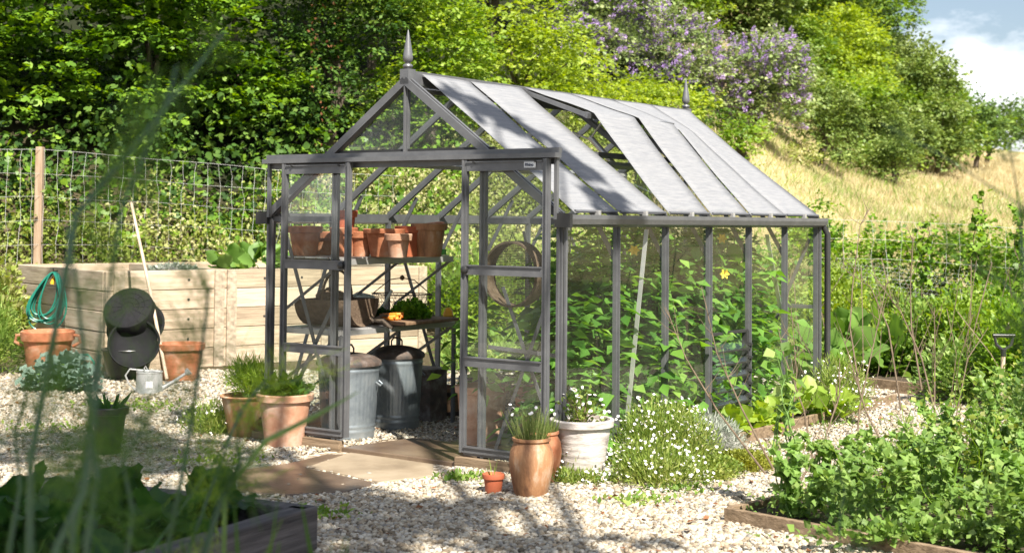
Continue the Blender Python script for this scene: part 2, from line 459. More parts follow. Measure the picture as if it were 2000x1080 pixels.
n2 = ntm.nodes.new('ShaderNodeTexNoise'); n2.inputs['Scale'].default_value = 9; n2.inputs['Detail'].default_value = 8
r1 = ramp(ntm, [(.10, .15, .03), (.30, .28, .11), (.46, .38, .20), (.52, .44, .25)], [.3, .42, .52, .7])
r2 = ramp(ntm, [(.5, .5, .5), (1, 1, 1)], [.3, .62])
mm = ntm.nodes.new('ShaderNodeMixRGB'); mm.blend_type = 'MULTIPLY'; mm.inputs[0].default_value = .8
ntm.links.new(tc.outputs['Object'], n1.inputs['Vector']); ntm.links.new(tc.outputs['Object'], n2.inputs['Vector'])
ntm.links.new(n1.outputs['Fac'], r1.inputs['Fac']); ntm.links.new(n2.outputs['Fac'], r2.inputs['Fac'])
ntm.links.new(r1.outputs['Color'], mm.inputs[1]); ntm.links.new(r2.outputs['Color'], mm.inputs[2])
# garden soil near, meadow beyond the fence
sp = ntm.nodes.new('ShaderNodeSeparateXYZ'); ntm.links.new(tc.outputs['Object'], sp.inputs[0])
mr = ntm.nodes.new('ShaderNodeMapRange'); mr.inputs[1].default_value = 18.5; mr.inputs[2].default_value = 20.5
ntm.links.new(sp.outputs['Y'], mr.inputs[0])
m3 = ntm.nodes.new('ShaderNodeMixRGB'); m3.inputs[1].default_value = (.075, .06, .035, 1)
ntm.links.new(mr.outputs[0], m3.inputs[0])
# leaf litter under the wood on the left, dry meadow on the right
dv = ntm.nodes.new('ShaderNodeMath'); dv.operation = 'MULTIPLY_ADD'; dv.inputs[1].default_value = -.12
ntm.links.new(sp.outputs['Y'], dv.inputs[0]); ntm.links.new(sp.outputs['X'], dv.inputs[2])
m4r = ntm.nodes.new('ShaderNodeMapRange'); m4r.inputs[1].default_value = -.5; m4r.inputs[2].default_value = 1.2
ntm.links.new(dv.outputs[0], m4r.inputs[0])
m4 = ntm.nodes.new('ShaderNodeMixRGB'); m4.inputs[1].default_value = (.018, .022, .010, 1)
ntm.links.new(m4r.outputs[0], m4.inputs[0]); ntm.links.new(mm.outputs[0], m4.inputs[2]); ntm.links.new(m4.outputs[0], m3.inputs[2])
ntm.links.new(m3.outputs[0], b.inputs['Base Color']); b.inputs['Roughness'].default_value = .95
b.inputs['Specular IOR Level'].default_value = .1
terrain = fast_mesh('hillside', np.stack([XX, YY, ZZ], -1).reshape(-1, 3), F, m, smooth=True)
tag(terrain, kind='structure')

# gravel sheet on the level garden floor
m, ntm, b = new_mat('gravel_bed')
tc = ntm.nodes.new('ShaderNodeTexCoord')
vo = ntm.nodes.new('ShaderNodeTexVoronoi'); vo.inputs['Scale'].default_value = 42
ntm.links.new(tc.outputs['Object'], vo.inputs['Vector'])
rr = ramp(ntm, [(.20, .15, .10), (.42, .35, .26), (.60, .54, .45)], [.1, .5, .9])
sx = ntm.nodes.new('ShaderNodeSeparateColor'); ntm.links.new(vo.outputs['Color'], sx.inputs[0]); ntm.links.new(sx.outputs[0], rr.inputs['Fac'])
ntm.links.new(rr.outputs['Color'], b.inputs['Base Color']); b.inputs['Roughness'].default_value = .95
bp = ntm.nodes.new('ShaderNodeBump'); bp.inputs['Strength'].default_value = .9; bp.inputs['Distance'].default_value = .015; bp.invert = True
ntm.links.new(vo.outputs['Distance'], bp.inputs['Height']); ntm.links.new(bp.outputs['Normal'], b.inputs['Normal'])
gq = MB(); gq.add([(-9, -6, .004), (6, -6, .004), (6, 14.6, .004), (-9, 13.5, .004)], [(0, 1, 2, 3)])
tag(gq.build('gravel_path', m), kind='structure')
#@@SETTING_END
# ------------------------------------------------------------------ stone paving
SLABS = []
def slab(pts, z, label_mat, nm='stone_paving'):
    SLABS.append(np.array([[p[0], p[1]] for p in pts]))
    b = MB()
    lo = [(p[0], p[1], -.03) for p in pts]; hi = [(p[0], p[1], z) for p in pts]
    n = len(pts)
    b.add(lo + hi, [tuple(range(n, 2 * n))] + [(i, (i + 1) % n, n + (i + 1) % n, n + i) for i in range(n)])
    o = b.build(nm, label_mat, bevel=.006); return tag(o, kind='structure')
def LP(*pts): return [LW(*p) for p in pts]
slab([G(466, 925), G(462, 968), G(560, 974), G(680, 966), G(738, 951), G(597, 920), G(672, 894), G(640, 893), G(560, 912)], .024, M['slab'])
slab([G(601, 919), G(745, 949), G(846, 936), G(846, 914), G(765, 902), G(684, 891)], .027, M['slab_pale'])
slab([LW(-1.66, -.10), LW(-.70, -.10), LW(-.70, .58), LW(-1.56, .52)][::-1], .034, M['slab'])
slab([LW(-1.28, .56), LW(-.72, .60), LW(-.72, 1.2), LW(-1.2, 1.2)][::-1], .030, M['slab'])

# ------------------------------------------------------------------ greenhouse
GW, GL, HE, HR, BAY = 2.43, 3.74, 1.54, 2.44, 3.74 / 6
gh = thing('greenhouse', 'aluminium glass greenhouse with open sliding doors and grey roof shading', 'greenhouse', (GX, GY, 0), -TH)
HX = -GW / 2
SL = (HR - HE) / (GW / 2)
def zr(x): return HR - abs(x - HX) * SL
fr = M['frame']
def part(b, name, mat, parent=gh, **k): return b.build(name, mat, parent, **k)
# timber plinth
b = MB()
b.bar((-GW - .02, -.10, .03), (-1.66, -.10, .03), .05, .085); b.bar((-.70, -.10, .03), (.02, -.10, .03), .05, .085)
b.bar((.02, -.12, .03), (.02, GL, .03), .05, .085); b.bar((-GW - .02, -.12, .03), (-GW - .02, GL, .03), .05, .085)
b.bar((-GW, GL, .03), (0, GL, .03), .05, .085)
part(b, 'timber_base', M['wood_edge'], bevel=.003)
b = MB()
for x in (0, -GW): b.bar((x, 0, .095), (x, GL, .095), .04, .045)
b.bar((-GW, GL, .095), (0, GL, .095), .04, .045); b.bar((-GW, 0, .085), (-1.84, 0, .085), .03, .03); b.bar((-.58, 0, .085), (0, 0, .085), .03, .03)
part(b, 'sill', fr)
# corner posts and glazing bars (box bar plus proud fin)
def gbar(p0, p1, out, w=.021, name='glazing_bar', mat=None):
    b = MB(); o = Vector(out)
    b.bar(p0, p1, w, .03, out)
    b.bar(Vector(p0) + o * .024, Vector(p1) + o * .024, w * .28, .02, out)
    return part(b, name, mat or fr)
for i in range(1, 6):
    gbar((0, i * BAY, .075), (0, i * BAY, HE - .02), (1, 0, 0))
    gbar((-GW, i * BAY, .075), (-GW, i * BAY, HE - .02), (-1, 0, 0))
for x, sx in ((0, 1), (-GW, -1)):
    for y, sy in ((0, -1), (GL, 1)):
        b = MB(); b.bar((x, y, .07), (x, y, HE), .04, .04, (0, 1, 0))
        b.bar((x + sx * .034, y, .07), (x + sx * .034, y, HE), .014, .018, (0, 1, 0)); b.bar((x, y + sy * .034, .07), (x, y + sy * .034, HE), .018, .014, (0, 1, 0))
        part(b, 'corner_post', fr)
# jambs, gable bars
for x in (-1.83, -.585):
    gbar((x, 0, .04), (x, 0, 1.86), (0, -1, 0), .045, 'door_jamb')
gbar((HX, 0, 1.97), (HX, 0, HR - .03), (0, -1, 0), .03)
for x in (-1.83, HX, -.60):
    gbar((x, GL, .1), (x, GL, zr(x) - .02), (0, 1, 0))
b = MB(); b.bar((-GW, GL, HE), (0, GL, HE), .04, .05); part(b, 'gable_rail', fr)
b = MB(); b.bar((-GW, GL, .85), (0, GL, .85), .03, .03); part(b, 'gable_rail', fr)
part(MB().bar((-GW + .02, .012, HE - .01), (-1.85, .012, HE - .01), .03, .035), 'gable_rail', fr)
part(MB().bar((-.56, .012, HE - .01), (-.02, .012, HE - .01), .03, .035), 'gable_rail', fr)
# gutters
for x, sx in ((0, 1), (-GW, -1)):
    b = MB(); xo = x + sx * .045
    pr = [(-.05, .03), (-.05, -.035), (-.015, -.045), (.025, -.028), (.036, .004), (.036, .03), (.028, .03), (.028, .006), (.018, -.018), (-.012, -.032), (-.04, -.024), (-.04, .03)]
    vs = [(xo + sx * a, y, HE + c) for y in (-.03, GL + .05) for a, c in pr]
    n = len(pr)
    b.add(vs, [(i, (i + 1) % n, n + (i + 1) % n, n + i) for i in range(n)] + [tuple(range(n)), tuple(range(2 * n - 1, n - 1, -1))])
    g_ = part(b, 'gutter', fr)
    b = MB(); b.box((xo, -.045, HE - .005), (.11, .03, .085)); part(b, 'end_cap', M['frame_dark'], g_)
b = MB(); b.tube([(.045, GL + .03, HE - .03), (.07, GL + .06, HE - .1), (.07, GL + .06, .3), (.10, GL + .07, .22)], .026, 10); part(b, 'downpipe', M['frame_dark'], smooth=True)
# rafters
for sx in (1, -1):
    xe = 0 if sx == 1 else -GW
    nrm = Vector((sx * SL, 0, 1)).normalized()
    for i in range(0, 7):
        y = i * BAY
        w = .04 if i in (0, 6) else .024
        b = MB(); b.bar((HX + sx * .01, y, HR - .02), (xe, y, HE + .01), w, .035, nrm)
        if i in (0, 6):
            b.bar(Vector((HX + sx * .01, y, HR - .02)) + nrm * .028, Vector((xe, y, HE + .01)) + nrm * .028, .02, .02, nrm)
            yy = y + (-.03 if i == 0 else .03)
            b.bar(Vector((HX, yy, HR + .0)) - nrm * .004, Vector((xe, yy, HE + .03)) - nrm * .004, .012, .05, nrm)
        else:
            b.bar(Vector((HX, y, HR - .02)) + nrm * .024, Vector((xe, y, HE + .01)) + nrm * .024, .009, .018, nrm)
        part(b, 'rafter', fr)
    # purlin and bracing
    xm = HX + sx * .62
    b = MB(); b.bar((xm, .02, zr(xm) - .05), (xm, GL - .02, zr(xm) - .05), .045, .03, nrm); part(b, 'purlin', M['alu'])  # purlin in paler metal than the frame, so its colour looks lit
    for i in range(1, 6):
        b = MB(); y = i * BAY
        b.bar((xe - sx * .012, y + .018, HE - .26), (xe - sx * .26, y + .018, zr(xe - sx * .26) - .035), .006, .032, (1, 0, 0)); part(b, 'knee_brace', fr)
b = MB(); b.bar((HX, -.02, HR + .0), (HX, GL + .02, HR + .0), .05, .06); b.bar((HX, -.03, HR + .045), (HX, GL + .03, HR + .045), .03, .035); b.bar((HX, 0, HR - .05), (HX, GL, HR - .05), .016, .05)
part(b, 'ridge_bar', fr)
# side bracing
for a, c in (((-.03, .76 + .04, .12), (-.03, 1.06, HE - .06)), ((-.03, 2.88, 1.44), (-.03, 3.42, .16))):
    b = MB(); b.bar(a, c, .006, .03, (1, 0, 0)); part(b, 'side_brace', M['alu'])
for a, c in (((-GW + .03, .1, .1), (-GW + .03, .62, HE - .1)), ((-GW + .03, 3.0, HE - .1), (-GW + .03, 3.5, .1)), ((-GW + .03, 1.9, .1), (-GW + .03, 1.3, HE - .1))):
    b = MB(); b.bar(a, c, .006, .03, (1, 0, 0)); part(b, 'side_brace', fr)
for a, c in (((-1.80, GL - .03, .1), (-GW + .05, GL - .03, 1.4)), ((-.63, GL - .03, .1), (-.05, GL - .03, 1.4)), ((-1.82, .03, .12), (-2.33, .03, 1.45)), ((-2.36, .035, .12), (-1.86, .035, .98))):
    b = MB(); b.bar(a, c, .03, .005, (0, 1, 0)); part(b, 'gable_brace', fr)
# X bracing seen through the right-hand door
for a, c in (((-.50, .035, .12), (-.12, .035, 1.05)), ((-.46, .04, 1.12), (-.10, .04, .30)), ((-.56, .03, .745), (-.03, .03, .72))):
    b = MB(); b.bar(a, c, .024, .005, (0, 1, 0)); part(b, 'gable_brace', fr)

def pane(pts, off, name='glass_pane', mat=None, parent=gh, th=.003):
    pts = [Vector(p) for p in pts]; off = Vector(off).normalized() * th
    b = MB(); n = len(pts)
    b.add([p for p in pts] , [tuple(range(n))])
    return part(b, name, mat or M['glass'], parent)
g = .016
for i in range(6):
    y0, y1 = i * BAY + g, (i + 1) * BAY - g
    if i == 3:
        pane([(0, y0, .12), (0, y1, .12), (0, y1, .21), (0, y0, .21)], (1, 0, 0)); pane([(0, y0, .74), (0, y1, .74), (0, y1, HE - .04), (0, y0, HE - .04)], (1, 0, 0))
    else: pane([(0, y0, .12), (0, y1, .12), (0, y1, HE - .04), (0, y0, HE - .04)], (1, 0, 0))
    pane([(-GW, y0, .12), (-GW, y1, .12), (-GW, y1, HE - .04), (-GW, y0, HE - .04)], (-1, 0, 0))
    for sx in (1, -1):
        xe = 0 if sx == 1 else -GW
        if sx == 1 and i in (2, 3):
            pane([(-.62, y0, zr(-.62) + .012), (-.62, y1, zr(-.62) + .012), (xe, y1, HE + .03), (xe, y0, HE + .03)], (sx, 0, 1))
        else: pane([(HX, y0, HR + .0), (HX, y1, HR + .0), (xe, y1, HE + .03), (xe, y0, HE + .03)], (sx, 0, 1))
for y, mt in ((0, M['glass_front']), (GL, M['glass'])):
    pane([(HX + .015, y, 1.99), (-.62, y, 1.99), (HX + .015, y, zr(HX) - .04)], (0, 1, 0), mat=mt)
    pane([(HX - .015, y, 1.99), (HX - .6, y, 1.99), (HX - .015, y, zr(HX) - .04)], (0, 1, 0), mat=mt)
for x0, x1 in ((-GW + .03, -1.86), (-.56, -.03)):
    for y in (0, GL):
        pane([(x0, y, .12), (x1, y, .12), (x1, y, zr(x1) - .04), (x0, y, zr(x0) - .04)], (0, 1, 0), mat=M['glass_front'])
pane([(-1.81, GL, .12), (HX - .02, GL, .12), (HX - .02, GL, HE - .03), (-1.81, GL, HE - .03)], (0, 1, 0))
pane([(HX + .02, GL, .12), (-.62, GL, .12), (-.62, GL, HE - .03), (HX + .02, GL, HE - .03)], (0, 1, 0))
# louvre window in the fourth side bay
y0, y1 = 3 * BAY + .02, 4 * BAY - .02
lw = thing('louvre_window', None, None, (0, 0, 0)); lw.parent = gh
b = MB()
b.bar((.004, y0, .735), (.004, y1, .735), .03, .02); b.bar((.004, y0, .215), (.004, y1, .215), .03, .02)
b.bar((.004, y0 + .008, .215), (.004, y0 + .008, .735), .03, .016); b.bar((.004, y1 - .02, .215), (.004, y1 - .02, .735), .04, .04)
b.build('window_frame', M['frame_dark'], lw)
for k in range(5):
    z = .27 + k * .095
    b = MB(); b.add([(-.035, y0 + .02, z + .045), (-.035, y1 - .03, z + .045), (.045, y1 - .03, z - .04), (.045, y0 + .02, z - .04), (-.033, y0 + .02, z + .05), (-.033, y1 - .03, z + .05), (.047, y1 - .03, z - .035), (.047, y0 + .02, z - .035)],
                    [(0, 3, 2, 1), (4, 5, 6, 7), (0, 1, 5, 4), (2, 3, 7, 6), (1, 2, 6, 5), (0, 4, 7, 3)])
    b.build('louvre_blade', M['glass'], lw)
    MB().bar((.048, y0 + .02, z - .042), (.048, y1 - .03, z - .042), .008, .012).build('blade_seal', M['sap'], lw)
    MB().bar((-.02, y1 - .03, z + .01), (.055, y1 - .005, z - .018), .03, .018).build('blade_clip', M['sap'], lw)
    MB().bar((-.02, y0 + .01, z + .012), (.045, y0 + .01, z - .02), .015, .015).build('blade_clip', M['sap'], lw)
# roof vents (opened)
for (ya, yb) in ((2 * BAY, 3 * BAY), (3 * BAY, 4 * BAY)):
    v = thing('roof_vent', None, None, (0, 0, 0)); v.parent = gh
    hx, hz = HX + .04, HR + .02; ex, ez = -.645, 2.275
    b = MB()
    up = Vector((hz - ez, 0, ex - hx)).normalized()
    b.bar((hx, ya + .02, hz), (ex, ya + .02, ez), .025, .03, up); b.bar((hx, yb - .02, hz), (ex, yb - .02, ez), .025, .03, up)
    b.bar((ex, ya + .01, ez), (ex, yb - .01, ez), .035, .04, up); b.bar((hx, ya + .03, hz), (hx, yb - .03, hz), .03, .03, up)
    b.build('vent_frame', fr, v)
    b = MB(); b.add([(hx, ya + .03, hz + .006), (hx, yb - .03, hz + .006), (ex, yb - .03, ez + .006), (ex, ya + .03, ez + .006)], [(0, 1, 2, 3)]); b.build('vent_glass', M['glass'], v)
    b = MB(); ym = (ya + yb) / 2
    b.tube([(-.66, ym - .06, 2.24), (-.80, ym, 2.12)], .008, 8); b.tube([(-.80, ym, 2.14), (-.60, ym + .04, 1.92)], .022, 10); b.tube([(-.95, ym, 2.18), (-.80, ym, 2.12)], .008, 8)
    b.build('vent_opener', M['alu'], v, smooth=True)
b = MB(); b.bar((-.62, 2 * BAY + .02, zr(-.62)), (-.62, 4 * BAY - .02, zr(-.62)), .035, .04); part(b, 'vent_sill', fr)
# door track
tr = MB(); tr.bar((-GW - .0, -.07, 1.925), (.02, -.07, 1.925), .07, .03); tr.bar((-GW, -.045, 1.955), (.02, -.045, 1.955), .035, .03); tr.bar((-GW + .02, -.03, 1.895), (0.0, -.03, 1.895), .02, .045)
part(tr, 'door_track', fr)
b = MB(); b.bar((-1.80, -.062, .075), (-.62, -.062, .075), .03, .02); b.bar((-GW + .05, -.062, .092), (-1.80, -.062, .092), .05, .018); b.bar((-.62, -.062, .092), (-.02, -.062, .092), .05, .018)
part(MB().bar((-GW + .05, -.062, .092), (-1.70, -.062, .092), .05, .018), 'bottom_track', fr)
part(MB().bar((-.66, -.062, .092), (-.02, -.062, .092), .05, .018), 'bottom_track', fr)
for x in (-GW + .02, -.005):
    b = MB(); b.bar((x, -.05, HE), (x, -.05, 1.91), .022, .022, (0, 1, 0)); part(b, 'track_support', fr)
b = MB(); b.bar((-GW + .5, -.005, 1.975), (-.5, -.005, 1.975), .012, .03); part(b, 'gable_gasket', M['frame_dark'])
def sliding_door(xa, xb, knob_x, hasplate):
    d = thing('sliding_door', None, None, (0, 0, 0)); d.parent = gh
    y = -.085; zb, zt = .10, 1.905
    for x, w in ((xa, .028), (xb, .042 if hasplate else .038)):
        s_ = 1 if x == xa else -1
        b = MB(); b.bar((x + s_ * w / 2, y, zb), (x + s_ * w / 2, y, zt), w, .03, (0, 1, 0)); b.bar((x + s_ * w * .2, y - .02, zb), (x + s_ * w * .2, y - .02, zt), .008, .018, (0, 1, 0))
        b.build('stile', fr, d)
    for z, h in ((zt - .04, .06), (1.225, .062), (.66, .062), (zb + .02, .04)):
        b = MB(); b.bar((xa + .03, y - .004, z), (xb - .04, y - .004, z), .024, h); b.bar((xa + .03, y - .018, z + h / 2 - .004), (xb - .04, y - .018, z + h / 2 - .004), .014, .008); b.build('door_rail', fr, d)
    for z0, z1 in ((zb + .045, .62), (.70, 1.19), (1.265, zt - .08)):
        b = MB(); b.add([(xa + .03, y, z0), (xb - .04, y, z0), (xb - .04, y, z1), (xa + .03, y, z1)], [(0, 1, 2, 3)]); b.build('door_pane', M['glass_front'], d)
    for w_ in (xa + .09, xb - .09):
        b = MB(); b.tube([(w_, y - .03, zt - .015), (w_, y + .02, zt - .015)], .008, 8); b.build('roller_bolt', M['frame_dark'], d)
    b = MB(); b.lathe([(.001, 0), (.024, 0), (.024, .018), (.016, .025), (.001, .026)], 16)
    k = b.build('door_knob', M['sap'], d, smooth=True); k.location = (knob_x, y - .02, 1.225); k.rotation_euler = (R(90), 0, 0)
    return d
sliding_door(-2.23, -1.62, -1.675, False)
d2 = sliding_door(-.675, -.03, -.645, True)
b = MB(); b.box((-.16, -.108, 1.868), (.085, .004, .036)); pl_ = b.build('maker_plate', M['white'], d2)
tx = bpy.data.curves.new('lettering', 'FONT'); tx.body = 'Rhino'; tx.size = .026; tx.align_x = 'CENTER'; tx.align_y = 'CENTER'; tx.extrude = .0005; tx.offset = .0006
tx.materials.append(M['ink'])
to = bpy.data.objects.new('lettering_curve', tx); link(to); bpy.context.view_layer.update()
tm = bpy.data.meshes.new_from_object(to); bpy.data.objects.remove(to); to = bpy.data.objects.new('lettering', tm); link(to, pl_); to.location = (-.163, -.1115, 1.868); to.rotation_euler = (R(90), 0, 0)
# finials
for y in (-.0, GL):
    b = MB()
    b.box((HX, y, HR + .02), (.072, .072, .10))
    FN = len(b.v)
    b.lathe([(.022, .085), (.024, .092), (.036, .10), (.040, .110), (.034, .121), (.020, .126), (.022, .134), (.034, .142), (.040, .162), (.037, .185), (.028, .235), (.017, .29), (.007, .335), (.001, .35)], 12, (HX, y, HR - .02))
    b.v[FN:] = [(HX + (q[0] - HX) * .85, y + (q[1] - y) * .85, q[2]) for q in b.v[FN:]]
    part(b, 'finial', fr, smooth=True)
# roof shading: strips of grey cloth over the right slope, lifted by the vents
def cloth(rows, ys, name='shade_cloth', taper=.012):
    """rows: list of profile functions; ys: y across"""
    nu = 26; b = MB(); vs = []
    for i in range(nu + 1):
        t = i / nu
        for j, (y, prof) in enumerate(ys):
            x, z = prof(t)
            q_ = j / (len(ys) - 1) * 2 - 1
            vs.append((x, y - q_ * taper * math.sin(PI * min(1, t * 1.05)) + .002 * math.sin(t * 9 + y * 3), z + .0025 * math.sin(t * 17 + y * 7) + .045))
    k = len(ys)
    b.add(vs, [(i * k + j, i * k + j + 1, (i + 1) * k + j + 1, (i + 1) * k + j) for i in range(nu) for j in range(k - 1)])
    o = part(b, name, M['cloth'], smooth=True, autosmooth=False)
    s = o.modifiers.new('thick', 'SOLIDIFY'); s.thickness = .003; s.offset = 1
    b = MB(); b.tube([(.0 + .018, ys[0][0] + .01, HE + .052), (.018, ys[-1][0] - .01, HE + .052)], .010, 8); part(b, 'hem_bar', fr, o, smooth=True)
    b = MB(); ym = (ys[0][0] + ys[-1][0]) / 2; b.box((.03, ym, HE + .035), (.03, .03, .05)); part(b, 'hook', M['alu'], o)
def straight(t): return (HX + .03 + t * (-.005 - HX), HR + .0 - t * (HR - HE) + .0)
def kink(kx, kz, k0=(HX + .03, HR + .01)):
    def f(t):
        tk = .42
        if t < tk:
            q = t / tk; return (k0[0] + (kx - k0[0]) * q, k0[1] + (kz - k0[1]) * q)
        q = (t - tk) / (1 - tk); sag = -.012 * math.sin(PI * q)
        return (kx + (.02 - kx) * q, kz + (HE + .0 - kz) * q + sag)
    return f
B_ = BAY
def strip(ya, yb, pa, pb, n=5):
    ys = []
    for j in range(n + 1):
        q = j / n
        ys.append((ya + (yb - ya) * q, (lambda q: (lambda t: tuple(np.array(pa(t)) * (1 - q) + np.array(pb(t)) * q)))(q)))
    cloth(None, ys, taper=.012 if yb < 2 * BAY + .1 else (.015 if yb < 4.2 * BAY else .004))
strip(.11, B_ - .01, straight, straight)
strip(B_ + .015, 2 * B_ - .01, straight, straight)
K1 = kink(-.60, 2.25)
strip(2 * B_ + .03, 3 * B_ - .015, K1, K1)
strip(3 * B_ + .02, 4 * B_ - .015, K1, kink(-.62, 2.24))
strip(4 * B_ + .02, 5 * B_ + .0, kink(-.60, 2.20), kink(-.80, 2.22), 5)
strip(5 * B_ + .008, 6 * B_ + .0, kink(-.80, 2.215), kink(-.96, 2.27), 5)

# ------------------------------------------------------------------ benches and shelf in the greenhouse
def gthing(name, label, cat, x, y, z=0., rz=0., group=None):
    return thing(name, label, cat, LW(x, y, z), rz - TH, group)
st = gthing('potting_bench', 'grey metal potting bench standing along the left glass wall', 'bench', -2.13, .72)
for x in (-.27, .27):
    for y in (-.62, .62):
        MB().bar((x, y, .02), (x, y, .745), .025, .025, (0, 1, 0)).build('leg', fr, st)
MB().bar((-.27, -.62, .755), (-.27, .62, .755), .03, .035).bar((.27, -.62, .755), (.27, .62, .755), .03, .035).bar((-.27, -.62, .755), (.27, -.62, .755), .03, .035).bar((-.27, .62, .755), (.27, .62, .755), .03, .035).build('bench_frame', M['alu'], st)  # bench frame in pale metal, its colour standing in for a sunlit edge
b = MB()
for k in range(6): b.bar((-.24 + k * .092, -.61, .775), (-.24 + k * .092, .61, .775), .075, .008)
b.build('slatted_top', M['alu'], st)
for y in (-.61, .0, .61): MB().bar((-.25, y, .42), (.25, y, .73), .022, .006, (0, 1, 0)).build('brace', fr, st)
sh = gthing('wall_shelf', 'narrow slatted metal shelf above the bench holding clay pots', 'shelf', -2.12, .68, 1.24)
b = MB()
for k in range(5): b.bar((-.25 + k * .115, -.6, .025), (-.25 + k * .115, .6, .025), .095, .010)
b.build('shelf_top', M['alu'], sh)
MB().bar((-.28, -.61, .0), (-.28, .61, .0), .02, .04).bar((.28, -.61, .0), (.28, .61, .0), .02, .04).build('shelf_frame', M['alu'], sh)  # pale metal puts the shelf's sunlit edge into the colour
for y in (-.6, 0, .6): MB().bar((.27, y, -.01), (-.28, y, -.36), .02, .006, (0, 1, 0)).build('bracket', fr, sh)
# chopping board
bd = MB(); bd.box((0, 0, .012), (.62, .66, .024)); bd = bd.build('wooden_board', M['wood_brown'], bevel=.004)
bd.location = tuple(LW(-2.06, .94, .785)); bd.rotation_euler = (0, 0, -TH + .03)
tag(bd, 'worn brown wooden board lying on the bench under the carrots', 'board')

# ------------------------------------------------------------------ pots
def pot_prof(h, r0, r1, rim=.03, rimh=.05, t=.014):
    return [(r0, 0), (r0 + (r1 - r0) * (1 - rimh / h), h - rimh), (r1 + rim * .35, h - rimh + .004), (r1 + rim * .5, h - .006), (r1 + rim * .35, h), (r1 - t * .6, h), (r1 - t, h - .01), (r1 - t - .02, h * .82), (.001, h * .80)]
def pot(name, label, cat, loc, h, r0, r1, mat, group=None, tilt=None, soil=True, rim=.03, rimh=.05, bands=0, rz=0):
    b = MB(); pr = pot_prof(h, r0, r1, rim, rimh)
    pr = pr[:-1] if soil else pr[:-2] + [(r0 * .9, .02), (.001, .015)]
    if bands:
        q = []; n = 26
        for i in range(n):
            t = i / (n - 1) * (1 - rimh / h)
            q.append((r0 + (r1 - r0) * t ** .8 + .0016 * math.sin(t * bands), t * h))
        pr = q + pr[2:]
    b.lathe(pr, 40)
    if soil: b.f.pop(); b.m.pop()
    o = b.build(name, mat, smooth=True)
    o.location = tuple(map(float, loc)); o.rotation_euler = tilt or (0, 0, rz)
    tag(o, label, cat, group)
    if soil: MB().lathe([(.001, h * .86), (r1 - .02, h * .84)][::-1], 24).build('soil', M['soil'], o)
    return o
GP = 'clay pots on the greenhouse shelf'
def sp(name, label, px, y, h, r0, r1, mat, **k):
    # x on the shelf from the bearing through pixel column px at depth y
    r = ray(px, 470); o = np.array([-GX, -GY]); t = (y - (o[0] * ST + o[1] * CT)) / (r[0] * ST + r[1] * CT)
    P = np.array([r[0] * t, r[1] * t])
    h *= 1.3; r0 *= 1.32; r1 *= 1.32
    return pot(name, label, 'pot', (P[0], P[1], 1.272 + k.pop('dz', 0)), h, r0, r1, mat, group=GP, soil=k.pop('soil', False), **k)
sp('clay_pot', 'brown clay pot at the door end of the high shelf', 595, .22, .16, .06, .085, M['terra'])
sp('clay_pot', 'dark clay bowl pot behind the left door glass on the high shelf', 625, .45, .13, .06, .085, M['terra'])
sp('clay_pot', 'tallest orange clay pot on the high shelf beside the door stile', 672, .34, .155, .05, .066, M['terra'], rz=1)
sp('clay_pot', 'upturned orange clay pot stacked on the tallest pot', 672, .34, .155, .048, .06, M['terra_red'], dz=.12)
sp('clay_pot', 'small orange clay pot between the tall stack and the wide pot', 706, .42, .135, .045, .06, M['terra'])
sp('clay_pot', 'wide low clay pot with a thick rim in the middle of the shelf', 752, .48, .15, .075, .105, M['terra'], rimh=.035)
sp('clay_pot', 'pale clay pot tucked against the wide low pot', 778, .40, .125, .045, .062, M['terra_pale'])
sp('clay_pot', 'red clay pot with seedlings on the high shelf', 800, .62, .165, .05, .07, M['terra_red'], soil=True)
sp('clay_pot', 'largest honey clay pot at the far end of the shelf', 838, .70, .18, .065, .088, M['terra_glaze'])
o_ = sp('clay_saucer', 'clay saucer propped aslant on the far end shelf pot', 838, .72, .03, .05, .085, M['terra'], dz=.185, rim=.01, rimh=.012)
o_.rotation_euler = (R(8), R(-9), 0); o_['category'] = 'saucer'
pk = pot('clay_pot', 'terracotta pot standing inside the sieve-side door corner of the shelf', 'pot', LW(-2.2, 1.05, 1.272), .12, .05, .07, M['terra'], group=GP)

# ------------------------------------------------------------------ bins
def dustbin(label, x, y, rz=0., kr=1., kh=1.):
    t = gthing('galvanised_bin', label, 'dustbin', x, y, 0, rz, 'galvanised bins under the bench')
    t.scale = (kr, kr, kh)
    prof = [(.190, 0.0), (.192, .03), (.193, .055), (.197, .062), (.193, .07), (.195, .085), (.199, .092), (.195, .1)]
    prof += [(.196 + .022 * (i / 10), .11 + .30 * (i / 10)) for i in range(11)]
    prof += [(.221, .425), (.225, .432), (.221, .44), (.222, .455), (.228, .462), (.225, .47)]
    n = 120
    def mod(i, j): return 1 + (.020 * (.5 + .5 * math.cos(2 * PI * j / n * 40)) if 8 <= i <= 18 else .01)
    MB().lathe(prof, n, (0, 0, 0), mod).build('bin_body', M['galv'], t, smooth=True, autosmooth=False)
    ld = MB().lathe([(.226, .462), (.240, .462), (.242, .478), (.236, .490), (.19, .512), (.12, .528), (.05, .536), (.001, .537)], 48).build('lid', M['rust'], t, smooth=True)
    MB().tube([(-.045, 0, .53), (-.045, 0, .565), (-.025, 0, .585), (.025, 0, .585), (.045, 0, .565), (.045, 0, .53)], .007, 8).build('lid_handle', M['rust'], ld, smooth=True)
    for s_ in (0, PI):
        c, q = math.cos(s_ + .5), math.sin(s_ + .5)
        MB().tube([(c * .215 - q * .05, q * .215 + c * .05, .36), (c * .245 - q * .04, q * .245 + c * .04, .34), (c * .245 + q * .04, q * .245 - c * .04, .34), (c * .215 + q * .05, q * .215 - c * .05, .36)], .006, 8).build('side_handle', M['galv'], t, smooth=True)
    return t
dustbin('galvanised bin with rusty lid partly hidden by the left door', -2.02, .36, 0, .95, 1.12)
